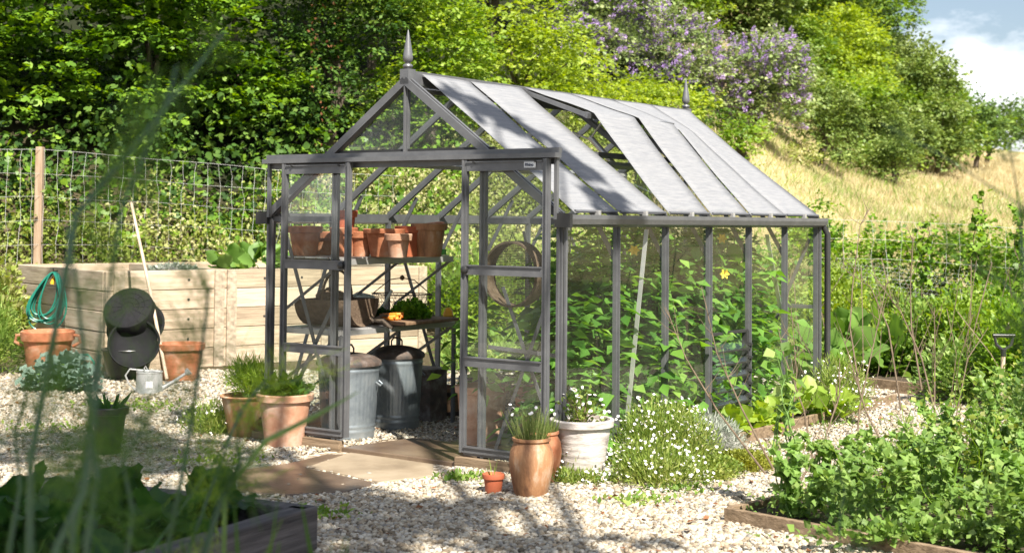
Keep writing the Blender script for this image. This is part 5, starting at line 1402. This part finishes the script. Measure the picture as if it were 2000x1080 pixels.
# kale in front of the handled pot
kp = G(110, 770)
for i, (dx, dy, s) in enumerate(((-.02, .2, .75), (.2, .02, .55), (-.2, .1, .52))):
    b0 = np.array([kp[0] + dx, kp[1] + dy, 0]); t = thing('kale_plant', ('tallest frilly grey green kale in front of the handled pot', 'kale spreading right beside the hose loop', 'kale at the left by the tall grass')[i], 'kale', b0, 0, 'grey green kale plants')
    MB().tube([(0, 0, 0), (.02, 0, .2 * s), (0, 0, .32 * s)], .018, 8).build('stem', M['stalk'], t, smooth=True)
    n = 20; a = np.arange(n) * 2.4; z = np.linspace(.05, .34, n) * s
    P = b0 + np.stack([np.cos(a) * .03, np.sin(a) * .03, z], -1)
    X = np.stack([np.cos(a), np.sin(a), .35 + z * 2.2], -1)
    leaves('leaves', P, X, rnd(n, .2) + [0, -.3, 1], s * rng.uniform(.22, .34, n), RUFF_K, L_['kale'], t, smooth=True)
# cabbage and courgette growing in the tall raised bed
ang = rb.rotation_euler[2]
def RB(x, y, z=.9): return np.array([Mp[0] + x * math.cos(ang) - y * math.sin(ang), Mp[1] + x * math.sin(ang) + y * math.cos(ang), z])
for i, (x, y, s) in enumerate(((1.75, .9, .26), (2.15, .75, .30), (2.6, .9, .24), (3.1, .9, .2))):
    t = clump('cabbage_plant', ('leftmost broad leaved cabbage in the raised bed', 'largest cabbage rising above the raised bed', 'cabbage in the raised bed left of the greenhouse', 'cabbage in the raised bed seen through the greenhouse')[i], 'cabbage', RB(x, y), (s, s, s * .9), 24, .22, L_['squash'], RUFF, 3, group='cabbages in the tall raised bed')
clump('herb_mat', 'flat grey green herb mat in the left part of the tall bed', 'herb', RB(1.0, .6), (.3, .3, .13), 1500, .05, L_['lav'], OVAL)
# weedy climbers left of the bed
clump('nettle_patch', 'leafy nettles at the left end of the tall raised bed', 'plant', np.array([-5.75, 15.2, 0]), (.42, .4, 1.15), 2600, .075, L_['bank'], OVAL, 16)
clump('nettle_patch', 'feathery weeds at the left edge of the photo beside the hose', 'plant', np.array([-5.3, 13.9, 0]), (.42, .35, .85), 4200, .07, L_['grass'], T_blade(.08, .1), 14)
# greens in the dark near bed
GN = 'greens growing in the dark sleeper bed'
for i, (x, y, s, mt) in enumerate(((-.18, .35, .13, 'dark'), (-.35, .62, .15, 'dark'), (-.55, .25, .13, 'dark'), (-.72, .7, .18, 'dark'), (-1.0, .45, .2, 'dark'), (-1.2, .9, .22, 'dark'), (-1.5, .5, .22, 'mid'), (-1.8, .9, .24, 'dark'), (-2.2, .5, .25, 'mid'), (-2.4, 1.0, .25, 'mid'))):
    clump('chard_plant', ('small chard at the corner of the dark sleeper bed', 'chard behind the corner of the dark bed', 'bright herb near the front sleeper', 'broad leaved chard a step in from the bed corner', 'chard in the middle of the dark bed', 'tall chard at the back sleeper of the dark bed', 'greens under the blurred fennel stems', 'chard behind the blurred fennel stems', 'greens at the lower left corner', 'greens at the left end of the back sleeper')[i],
          'plant', NL(x, y, .27), (s, s, s * 1.1), 46, .10 + s * .25, L_[mt], RUFF, 3, group=GN)
grassy('strappy_plant', 'drooping strappy leaves rising from the dark slim pot', 'plant', (DKP[0], DKP[1], .28), .06, .17, 18, L_['dark'], .09, lean=1.1)

# right foreground bed: peas, beans and bare pea sticks
def E2(u, v, z=.05): return c0[:3] * [1, 1, 0] + dd * [u, u, 0] + pb * [v, v, 0] + [0, 0, z]
def peaplant(label, b0, h, w, n, mat, size=.055, group='peas and beans in the right bed'):
    t = thing('pea_plant', label, 'plant', b0, 0, group); b = MB(); P, X, N = [], [], []
    for k in range(7):
        a = random.uniform(0, 6.28); e = np.array([math.cos(a) * w * random.uniform(.3, 1), math.sin(a) * w * random.uniform(.3, 1), h * random.uniform(.6, 1)])
        s = np.array([math.cos(a) * .04, math.sin(a) * .04, 0]); pts = [s + (e - s) * q + np.array([.03 * math.sin(q * 8 + a), .03 * math.cos(q * 7 + a), .10 * math.sin(q * PI) * h]) for q in np.linspace(0, 1, 8)]
        b.tube(pts, [.004] * 6 + [.003, .002], 5)
        for j in range(n // 7):
            q = random.random() ** .8 * 7; i = int(min(6, q)); c = pts[i] + (pts[i + 1] - pts[i]) * (q - i)
            P.append(c); X.append(rng.normal(0, .6, 3) + np.array([0, 0, .15])); N.append(rng.normal(0, .35, 3) + np.array([.1, -.25, .9]))
    b.build('stems', M['stalk'], t)
    leaves('leaves', np.array(P) + b0, np.array(X), np.array(N), size * rng.uniform(.6, 1.3, len(P)), T_oval(.42), mat, t)
    return t
desc = ['at the near corner of the bed', 'second along the front board', 'in the middle of the front board', 'at the right end of the front board', 'by the lower right corner of the photo', 'in the second row behind the corner', 'in the middle of the bed', 'in the second row right of the tallest stick', 'left of the spade', 'below the spade handle',
        'in the third row by the path', 'in the back row near the path', 'behind the tallest pea stick', 'in the back row before the spade', 'at the far corner of the bed', 'at the right margin of the photo', 'in the back row under the fennel', 'at the far right of the bed']
pl = [(.30, .22, .30, .24), (.62, .20, .30, .28), (1.0, .22, .36, .28), (1.40, .24, .36, .28), (1.8, .25, .40, .28), (.35, .62, .34, .26), (.85, .70, .42, .3), (1.3, .7, .45, .3), (1.75, .8, .5, .3), (2.1, .75, .5, .3),
      (.4, 1.15, .36, .26), (.5, 1.8, .40, .26), (.95, 1.25, .48, .3), (1.45, 1.3, .5, .3), (.6, 2.6, .42, .3), (2.2, 1.4, .55, .3), (1.3, 2.0, .5, .3), (1.9, 2.1, .5, .34)]
desc += ['tangled beside the near side board', 'lanky in front of the path timber', 'tangled around the tallest stick', 'lanky before the squash leaves', 'tall and loose left of the spade', 'tall and loose below the pale table corner', 'tangled in the fourth row', 'lanky at the back corner by the path']
pl += [(.15, .8, .30, .2), (.25, 1.7, .42, .2), (.7, 1.6, .7, .26), (.35, 2.3, .6, .22), (1.2, 2.4, .85, .3), (1.9, 1.7, .85, .3), (1.0, 2.0, .7, .3), (.2, 2.9, .55, .22)]
for ds, (u, v, h, w) in zip(desc, pl):
    h *= 1.15
    mt = random.choice(['pea', 'pea', 'bramble', 'squash'])
    peaplant({'pea': 'blue green pea plant ', 'bramble': 'leafy green bean plant ', 'squash': 'broad leaved bean plant '}[mt] + ds, E2(u, v), h, w, 520, L_[mt], .050 if mt != 'pea' else .044)
clump('ground_herbs', 'low bright leaves spilling over the front board of the bed', 'plant', E2(1.15, .17), (.9, .05, .12), 700, .045, L_['pea'], HEART)
n = 15000; u_ = rng.uniform(.06, 3.4, n); v_ = rng.uniform(.08, 3.4, n)
P = np.array([c0[0], c0[1], .06]) + u_[:, None] * dd * [1, 1, 0] + v_[:, None] * pb + np.stack([0 * u_, 0 * u_, rng.random(n) ** 1.3 * (.10 + .16 * (v_ > 1.2)) * (1 + .6 * np.sin(u_ * 5) * np.cos(v_ * 4))], -1)
tag(leaves('bed_greenery', P, rnd(n, .7) + [0, 0, .3], rnd(n, .5) + [0, -.2, .9], .038 * rng.uniform(.5, 1.3, n), HEART, L_['pea']), kind='stuff', cat='greenery')
n = 900; u_ = rng.uniform(.1, 3.5, n); v_ = rng.uniform(.5, 3.6, n)
P = np.array([c0[0], c0[1], .05]) + u_[:, None] * dd * [1, 1, 0] + v_[:, None] * pb
tag(leaves('wispy_stems', P, rnd(n, .35) + [0, 0, 1.1], rnd(n), rng.uniform(.3, .9, n) * (.5 + .14 * v_), T_blade(.006, .35), L_['bramble']), kind='stuff', cat='stems')
n = 90; xx = rng.uniform(2.2, 5.2, n); yy = rng.uniform(11.0, 15.5, n)
tag(leaves('wispy_stems', np.stack([xx, yy, 0 * xx], -1), rnd(n, .3) + [0, 0, 1.1], rnd(n), rng.uniform(.5, 1.3, n), T_blade(.004, .3), M['twig']), kind='stuff', cat='stems')
n = 5200; u_ = rng.uniform(.1, 3.5, n); v_ = rng.uniform(.9, 3.6, n)
P = np.array([c0[0], c0[1], .05]) + u_[:, None] * dd * [1, 1, 0] + v_[:, None] * pb + np.stack([0 * u_, 0 * u_, .1 + rng.random(n) ** 1.2 * (.2 + .14 * v_)], -1)
tag(leaves('tangled_growth', P, rnd(n, .7) + [0, 0, .3], rnd(n, .5) + [0, -.2, .9], .042 * rng.uniform(.4, 1.3, n), OVAL, L_['bank']), kind='stuff', cat='greenery')
# lanky pea climbing on the left stick
p = E2(.12, .35)
peaplant('lanky pea shoot climbing alone by the gravel path', p, .85, .05, 90, L_['pea'], .07)
STK = 'bare branching pea sticks'
def stick(label, pts, r=.007, n=11):
    P = [np.array(p) for p in pts]; b0 = P[0]; t = thing('pea_stick', label, 'stick', b0, 0, STK)
    k = len(P); MB().tube([p - b0 for p in P], [r * (1 - .75 * i / (k - 1)) for i in range(k)], 6).build('stem', M['twig'], t, smooth=True)
    for j in range(n):
        q = random.uniform(.35, .95) * (k - 1); i = int(q); c = P[i] + (P[min(i + 1, k - 1)] - P[i]) * (q - i) - b0
        d = np.array([random.uniform(-.6, .6), random.uniform(-.4, .4), random.uniform(.3, 1)]) * random.uniform(.12, .32)
        MB().tube([c, c + d * .5 + [0, 0, -.01], c + d], [r * .35, r * .25, r * .1], 5).build('side_twig', M['twig'], t)
    return t
def pxs(d, *q): return [D(x, y, d + .1 * i) for i, (x, y) in enumerate(q)]
stick('tall pea stick leaning left across the side glass', pxs(8.6, (1495, 925), (1400, 800), (1340, 700), (1300, 600)))
stick('long pea stick leaning left with its tip by the louvre', pxs(8.7, (1510, 915), (1450, 800), (1400, 690), (1370, 560)))
stick('upright pea stick rising before the far daisies', pxs(8.9, (1532, 950), (1545, 850), (1556, 730), (1545, 600)))
stick('curved pea stick beside the upright one', pxs(9.1, (1590, 910), (1570, 800), (1530, 690), (1520, 640)))
stick('pea stick with its tip over the squash leaves', pxs(9.3, (1668, 910), (1680, 790), (1700, 700), (1720, 610), (1735, 540)))
stick('tall thin stick rising to the chicken wire', pxs(10.2, (1680, 770), (1660, 640), (1665, 560), (1680, 440), (1700, 405)))
stick('pea stick leaning left before the gravel path', pxs(9.0, (1740, 900), (1690, 800), (1660, 700), (1640, 640)))
stick('tall forked stick in the middle of the right bed', pxs(10., (1800, 760), (1780, 640), (1778, 560), (1785, 450)))
stick('arched stick rising from the path to the fence', pxs(10., (1760, 800), (1735, 640), (1700, 560), (1640, 520)))
stick('arched stick right of the tall forked stick', pxs(9.6, (1830, 820), (1800, 700), (1760, 610), (1700, 530)))
stick('dark stick among the peas left of the spade', pxs(9., (1830, 960), (1860, 850), (1890, 700), (1930, 640)))
stick('leaning stick near the right margin', pxs(8.6, (1870, 1000), (1930, 920), (1990, 850)))
stick('low stick crossing the near corner of the bed', pxs(8.2, (1560, 945), (1610, 860), (1640, 770), (1640, 700)))
stick('thin upright stick behind the path', pxs(10.8, (1825, 790), (1826, 700), (1825, 600)))
# far bed: squash with big leaves, fennel, weeds
for i, (px, py, s) in enumerate(((1640, 750, .42), (1700, 735, .45), (1760, 745, .38), (1650, 700, .4))):
    p = G(px, py); p = np.array([p[0], p[1] + .2, 0]); 
    clump('squash_plant', ('squash plant beside the far daisy clump', 'largest broad leaved squash behind the path timber', 'squash plant left of the feathery bushes', 'squash plant close behind the greenhouse corner')[i], 'plant', p, (s, s * .8, s * 1.25), 40, .24, L_['squash'], T_ruffle(6, 7, .55, .06), 8, group='squash plants in the far bed')
for i, (px, py, s, h, mt) in enumerate(((1800, 740, .5, .8, 'grass'), (1870, 745, .5, .95, 'bright'), (1950, 740, .45, 1.0, 'bramble'), (1900, 790, .5, .6, 'pea'), (1990, 800, .4, .9, 'bramble'), (1840, 700, .7, .8, 'bright'))):
    p = G(px, py); clump('garden_bush', ('pale grassy bush at the end of the path timber', 'bright green bush left of the spade', 'green bush directly behind the spade', 'low blue green bush left of the spade shaft', 'bush at the right edge beside the spade', 'wide bright bush in front of the chicken wire')[i], 'plant', (p[0], p[1], 0), (s, s * .8, h), 2600, .06, L_[mt], OVAL, 12, group='bushy plants in the far bed')
# yellowish low plants right of the greenhouse corner
p = D(1640, 600, 15.5); clump('spurge_bush', 'yellow green bush just right of the downpipe', 'plant', (p[0], p[1], 0), (.5, .4, 1.15), 3200, .06, L_['lime'], OVAL, 12)
# greenery seen through the back of the greenhouse
p = D(900, 600, 17.5); clump('garden_bush', 'pale green bush seen through the open greenhouse doorway', 'plant', (p[0], p[1], float(terr(p[0], p[1]))), (.9, .6, 1.0), 3500, .08, L_['bright'], OVAL, 10)
p = D(1180, 560, 16.5); clump('garden_bush', 'green bush seen through the side glass behind the tomatoes', 'plant', (p[0], p[1], float(terr(p[0], p[1]))), (1.3, .6, 1.5), 5000, .08, L_['bramble'], OVAL, 10)
p = D(1420, 560, 16.5); clump('garden_bush', 'green bush seen through the last side panes', 'plant', (p[0], p[1], float(terr(p[0], p[1]))), (1.2, .6, 1.5), 5000, .08, L_['grass'], OVAL, 10)

# ------------------------------------------------------------------ blurred fennel and grass close to the camera
def fennel(label, nodes, name='fennel_plant', r=.005, fr_n=60, fl=.07, spread=.07, mat=None, smat=None, nfr=6, group='fennel stems close to the camera'):
    P = [np.array(p, float) for p in nodes]; b0 = P[0]; t = thing(name, label, 'plant', b0, 0, group)
    r *= .95; fr_n = int(fr_n * 1.05)
    k = len(P); MB().tube([p - b0 for p in P], [r * (1 - .6 * i / (k - 1)) for i in range(k)], 7).build('stem', smat or M['stalk_blue'], t, smooth=True)
    A, X = [], []
    for j in range(nfr):
        q = random.uniform(.25, 1) * (k - 1); i = int(min(q, k - 2)); c = P[i] + (P[i + 1] - P[i]) * (q - i)
        d = norm(rng.normal(0, 1, 3) + np.array([0, 0, .4])) * spread * random.uniform(.5, 1.4)
        A.append(c + rng.random((fr_n, 1)) * d + rnd(fr_n, spread * .22)); X.append(rnd(fr_n, .6) + d / np.linalg.norm(d))
    A = np.concatenate(A); X = np.concatenate(X)
    leaves('fronds', A, X, rnd(len(A)), fl * rng.uniform(.4, 1.1, len(A)), THREAD, mat or L_['fennel'], t); return t
def px3(*q): return [D(x, y, d) for x, y, d in q]
def gbase(nodes):
    """start the stem in the ground below its first surveyed point"""
    a = nodes[0]; return [np.array([a[0], a[1] + .05, .0])] + nodes
fennel('pale blurred fennel stem slanting up left of centre', gbase(px3((60, 900, 2.3), (150, 420, 2.3), (300, 240, 2.3), (440, 60, 2.3))), r=.0075, nfr=7, mat=L_['fennel'])
fennel('blurred fennel stem with a feathery head near the top left', gbase(px3((140, 1060, 2.1), (190, 700, 2.1), (240, 400, 2.1), (330, 190, 2.1), (345, 130, 2.1))), r=.005, nfr=8, spread=.06)
fennel('thin blurred fennel stem in front of the raised bed', gbase(px3((330, 1060, 2.6), (370, 850, 2.6), (400, 640, 2.6), (408, 560, 2.6))), r=.006, nfr=8, spread=.05)
fennel('dark blurred stem at the lower left', gbase(px3((170, 1060, 2.2), (190, 930, 2.2), (170, 760, 2.2), (150, 560, 2.2), (130, 440, 2.2))), r=.006, nfr=5, spread=.06)
fennel('blurred fennel stalk rising through the lower left greens', gbase(px3((110, 1070, 2.0), (165, 960, 2.0), (185, 820, 2.0), (200, 690, 2.0))), r=.007, nfr=9, spread=.09)
fennel('feathery blurred fennel before the pale terracotta pot', gbase(px3((370, 1070, 3.2), (410, 960, 3.2), (470, 800, 3.2), (520, 740, 3.2))), r=.005, nfr=9, spread=.10, mat=L_['bright'])
fennel('yellowish blurred fennel head touching the terracotta pot', gbase(px3((300, 1070, 3.4), (420, 900, 3.4), (500, 760, 3.4), (590, 740, 3.4), (612, 790, 3.4))), r=.004, nfr=8, spread=.08, mat=L_['bright'])
fennel('short blurred fennel by the corner of the dark bed', gbase(px3((400, 1075, 2.6), (430, 980, 2.6), (470, 900, 2.6), (462, 870, 2.6))), r=.008, nfr=6, spread=.05)
fennel('blurred fennel at the left edge over the gravel', gbase(px3((20, 1070, 2.4), (40, 950, 2.4), (30, 850, 2.4), (60, 740, 2.4))), r=.005, nfr=9, spread=.10)
fennel('blurred feathery fennel among the bottom left greens', gbase(px3((250, 1075, 2.4), (260, 1000, 2.4), (240, 900, 2.4), (300, 800, 2.4))), r=.005, nfr=10, spread=.10)
fennel('blurred green fennel cloud above the near corner of the right bed', gbase(px3((1640, 1078, 3.4), (1640, 1010, 3.4), (1650, 960, 3.4), (1640, 930, 3.4))), r=.003, nfr=5, spread=.07, fr_n=40)
fennel('blurred dark stem crossing the dry field at the upper right', gbase(px3((2030, 900, 2.6), (2010, 600, 2.6), (1990, 400, 2.6), (1850, 310, 2.6), (1720, 240, 2.6))), r=.003, nfr=3, spread=.03)
fennel('blurred feathery fennel over the right fence', gbase(px3((2060, 900, 2.8), (2030, 640, 2.8), (1960, 550, 2.8), (1860, 500, 2.8))), r=.004, nfr=8, spread=.06)
fennel('blurred stem at the right edge of the photo', gbase(px3((2010, 1000, 3.0), (2000, 700, 3.0), (1992, 400, 3.0), (1965, 260, 3.0))), r=.003, nfr=3, spread=.04)
# long blurred grass blades
t = thing('grass_blade', 'single long blurred green blade in front of the left door', 'grass', G(420, 1075, 0) * 0 + D(430, 1060, 2.9) * [1, 1, 0])
o = np.array(t.location); MB().tube([q - o for q in [np.array([o[0], o[1], 0])] + px3((440, 960, 2.9), (520, 860, 2.9), (620, 810, 2.9), (700, 765, 2.9))], [.005, .005, .006, .005, .001], 6).build('blade', M['stalk'], t, smooth=True)
n = 900
x_ = rng.uniform(-1.1, -.35, n); y_ = rng.uniform(1.9, 3.0, n)
tag(leaves('foreground_grass', np.stack([x_, y_, np.full(n, .25) + rng.random(n) * .45], -1), rnd(n, .4) + [0, 0, 1.], rnd(n), .30 * rng.uniform(.5, 1.2, n), T_blade(.02, .2), L_['fennel']), kind='stuff', cat='grass')

# ------------------------------------------------------------------ tree overhead and behind the camera, whose shade dapples the scene
def shade_tree():
    t = thing('overhanging_tree', 'tall tree overhanging the garden from outside the frame', 'tree', (4.2, -3.2, 0))
    s = np.array([SD.x, SD.y, SD.z]); cs = []
    # (target on the ground or roof, distance along the sunbeam, radii)
    for (tg, dist, rad, n) in ((D(150, 700, 2.3), 6, (.8, .6, .5), 900), (D(330, 850, 2.5), 6.5, (.7, .6, .5), 600), (NL(-.9, .5, .4), 7.5, (1.3, .9, .6), 1300), (NL(-.35, .0, .3), 7, (.8, .6, .5), 650), (NL(-.1, .1, .4), 8.5, (.7, .5, .5), 420),
                           (D(60, 950, 4), 8, (1.2, 1.0, .6), 500), (G(60, 880), 11, (1.3, .9, .8), 700), (G(250, 905), 10, (1.0, .7, .7), 520), (G(420, 830), 10.5, (.5, .3, .3), 120), (G(530, 1040), 10, (1.1, .8, .7), 600), (G(300, 1020), 9.5, (1.4, 1.0, .8), 800),
                           (LW(-2.2, -.1, 1.5), 8, (.45, .3, .4), 150), (LW(-.35, -.1, 1.75), 8, (.35, .25, .4), 100), (LW(-.85, .45, 2.2), 9, (.45, .25, .35), 140), (LW(-.5, .7, 1.95), 8.5, (.45, .25, .3), 120), (LW(-.1, .7, 1.6), 8, (.30, .16, .22), 90), (LW(-2.2, -.1, .8), 9, (.4, .3, .4), 120),
                           (G(1100, 1070), 9, (.5, .25, .3), 70), (G(860, 990), 9.3, (.6, .2, .3), 90), (G(560, 950), 9.5, (.45, .2, .3), 90), (D(110, 560, 15), 11, (.35, .3, .3), 90)):
        c = np.array(tg) + s * dist; cs.append(c); k = n
        u = unit(k) * rng.random((k, 1)) ** .33
        # leaf twigs grouped in clumps
        kk = max(5, n // 28); cc = unit(kk) * rng.random((kk, 1)) ** .4; li = rng.integers(0, kk, k)
        P = c + (cc[li] + u * .28) * np.array(rad)
        leaves('crown', P, rnd(k), rnd(k, .5) + [0, 0, .8], .17 * rng.uniform(.6, 1.3, k), T_oval(.36), L_['mid'], t)
    o = np.array(t.location); top = np.array([3.0, -2.2, 5.6])
    MB().tube([(0, 0, -.3), (-.1, .1, 2), (-.6, .5, 4.2), top - o], [.26, .22, .19, .15], 10).build('trunk', M['bark'], t, smooth=True)
    for c in cs:
        a = top - o; e = c - o
        MB().tube([a, a * .6 + e * .4 + [0, 0, .8], e], [.08, .05, .015], 6).build('limb', M['bark'], t, smooth=True)
shade_tree()

# ------------------------------------------------------------------ loose stones
def stones(name, n, x, y, smin, smax, lod, seedx, keep):
    rg = np.random.default_rng(seedx)
    xx = rg.uniform(*x, n); yy = rg.uniform(*y, n); k = keep(xx, yy); xx, yy = xx[k], yy[k]; n = len(xx)
    if lod == 0:
        ph = (1 + 5 ** .5) / 2
        bv = norm(np.array([(-1, ph, 0), (1, ph, 0), (-1, -ph, 0), (1, -ph, 0), (0, -1, ph), (0, 1, ph), (0, -1, -ph), (0, 1, -ph), (ph, 0, -1), (ph, 0, 1), (-ph, 0, -1), (-ph, 0, 1)], float))
        bf = np.array([(0, 11, 5), (0, 5, 1), (0, 1, 7), (0, 7, 10), (0, 10, 11), (1, 5, 9), (5, 11, 4), (11, 10, 2), (10, 7, 6), (7, 1, 8), (3, 9, 4), (3, 4, 2), (3, 2, 6), (3, 6, 8), (3, 8, 9), (4, 9, 5), (2, 4, 11), (6, 2, 10), (8, 6, 7), (9, 8, 1)])
    else:
        bv = norm(np.array([(1, 0, 0), (-1, 0, 0), (0, 1, 0), (0, -1, 0), (0, 0, 1), (0, 0, -1)], float)); bf = np.array([(0, 2, 4), (2, 1, 4), (1, 3, 4), (3, 0, 4), (2, 0, 5), (1, 2, 5), (3, 1, 5), (0, 3, 5)])
    q = norm(rg.normal(0, 1, (n, 4))); w, a, b_, c_ = q.T
    Rm = np.stack([1 - 2 * (b_ * b_ + c_ * c_), 2 * (a * b_ - c_ * w), 2 * (a * c_ + b_ * w), 2 * (a * b_ + c_ * w), 1 - 2 * (a * a + c_ * c_), 2 * (b_ * c_ - a * w), 2 * (a * c_ - b_ * w), 2 * (b_ * c_ + a * w), 1 - 2 * (a * a + b_ * b_)], -1).reshape(n, 3, 3)
    sz = rg.uniform(smin, smax, (n, 1, 1)) / 2
    V = bv[None] * (1 + rg.uniform(-.28, .28, (n, len(bv), 1))) * rg.uniform(.6, 1.25, (n, 1, 3))
    V = np.einsum('nij,nkj->nki', Rm, V) * sz; V[..., 2] *= .75
    V += np.stack([xx, yy, .006 + sz[:, 0, 0] * rg.uniform(.1, .8, n)], -1)[:, None]
    F = (np.arange(n)[:, None, None] * len(bv) + bf[None]).reshape(-1, 3)
    return tag(fast_mesh(name, V.reshape(-1, 3), F, M['stone']), 'loose angular pale gravel', 'gravel', kind='stuff')
m, ntm, b = new_mat('stone_chips'); M['stone'] = m
ge = ntm.nodes.new('ShaderNodeNewGeometry')
r_ = ramp(ntm, [(.10, .08, .055), (.26, .205, .14), (.38, .33, .25), (.47, .43, .35), (.20, .19, .175), (.58, .54, .46), (.33, .265, .18)], [0, .18, .36, .55, .7, .82, .95])
ntm.links.new(ge.outputs['Random Per Island'], r_.inputs['Fac']); ntm.links.new(r_.outputs['Color'], b.inputs['Base Color']); b.inputs['Roughness'].default_value = .85
NA = nb.rotation_euler[2]
def keep(x, y):
    dx, dy = x - GX, y - GY; lx, ly = dx * CT - dy * ST, dx * ST + dy * CT
    ins = (lx > -GW) & (lx < .06) & (ly > -.13) & (ly < GL)
    sl_ = (lx > -1.74) & (lx < -.66) & (ly > -.46) & (ly < .55); sl_ |= (lx > -1.26) & (lx < -.7) & (ly >= .55) & (ly < 1.2)
    for pg in SLABS:
        c_ = np.zeros(len(x), bool); m_ = len(pg)
        for i in range(m_):
            x1, y1_ = pg[i]; x2, y2_ = pg[(i + 1) % m_]
            cr = ((y1_ > y) != (y2_ > y)) & (x < (x2 - x1) * (y - y1_) / (y2_ - y1_ + 1e-12) + x1); c_ ^= cr
        sl_ |= c_ & (rng.random(len(x)) > .012)
    s2 = (x > 99) & (x > -1.62) & (x < -.72) & (y > 8.05) & (y < 8.85) & (np.abs((y - 8.45) / .42) + np.abs((x + 1.17) / .5) < 1.15)
    ex, ey = x - NB[0], y - NB[1]; u = ex * math.cos(NA) + ey * math.sin(NA); v = -ex * math.sin(NA) + ey * math.cos(NA)
    bed = (u > -3.3) & (u < .06) & (v > -.06) & (v < 1.42)
    ex, ey = x - c0[0], y - c0[1]; u = ex * dd[0] + ey * dd[1]; v = ex * pb[0] + ey * pb[1]; bed |= (u > -.01) & (v > -.01)
    bor = (lx > .04) & (lx < .33) & (ly > 1.74)
    vis = (np.abs(x / y) < .42) & (np.abs(x / y - (-.02)) < .40)
    return ~(sl_ | s2 | bed | bor) & vis & (rng.random(len(x)) < 1)
stones('gravel', 85000, (-2.6, 2.2), (6.1, 9.3), .014, .036, 0, 5, keep)
stones('gravel', 80000, (-4.2, 4.2), (9.0, 11.5), .018, .040, 1, 6, keep)
stones('gravel', 50000, (-5.6, 5.2), (11.3, 14.4), .026, .052, 1, 8, keep)
stones('gravel', 26000, (-4.2, -2.2), (7.0, 9.3), .020, .042, 1, 9, keep)

# litter and weeds on the gravel
def litter(name, n, size, mat, x, y, z, tm, up, cat):
    xx = rng.uniform(*x, n); yy = rng.uniform(*y, n); k = keep(xx, yy); xx, yy = xx[k], yy[k]; n = len(xx)
    X = rnd(n, 1) * [1, 1, .15] + [0, 0, up]
    tag(leaves(name, np.stack([xx, yy, np.full(n, z)], -1), X, rnd(n, .3) + [0, 0, 1], size * rng.uniform(.5, 1.3, n), tm, mat), kind='stuff', cat=cat)
litter('fallen_leaves', 900, .04, M['rust_leaf'], (-4.5, 3), (6.3, 13.5), .03, OVAL, 0, 'leaves')
for i, (px, py, s_) in enumerate(((235, 795, .22), (300, 800, .16), (90, 840, .2), (410, 905, .15), (620, 1010, .1), (900, 940, .08), (1330, 960, .12), (1250, 985, .1), (1560, 880, .14), (1600, 830, .18))):
    p = G(px, py); n = 170
    P = p + rnd(n, 1) * [s_, s_ * .8, 0] + [0, 0, .02]
    tag(leaves('gravel_weeds', P, rnd(n, .6) + [0, 0, .7], rnd(n, .4) + [0, 0, .9], .035 * rng.uniform(.5, 1.3, n), OVAL, L_['grass']), kind='stuff', cat='weeds')
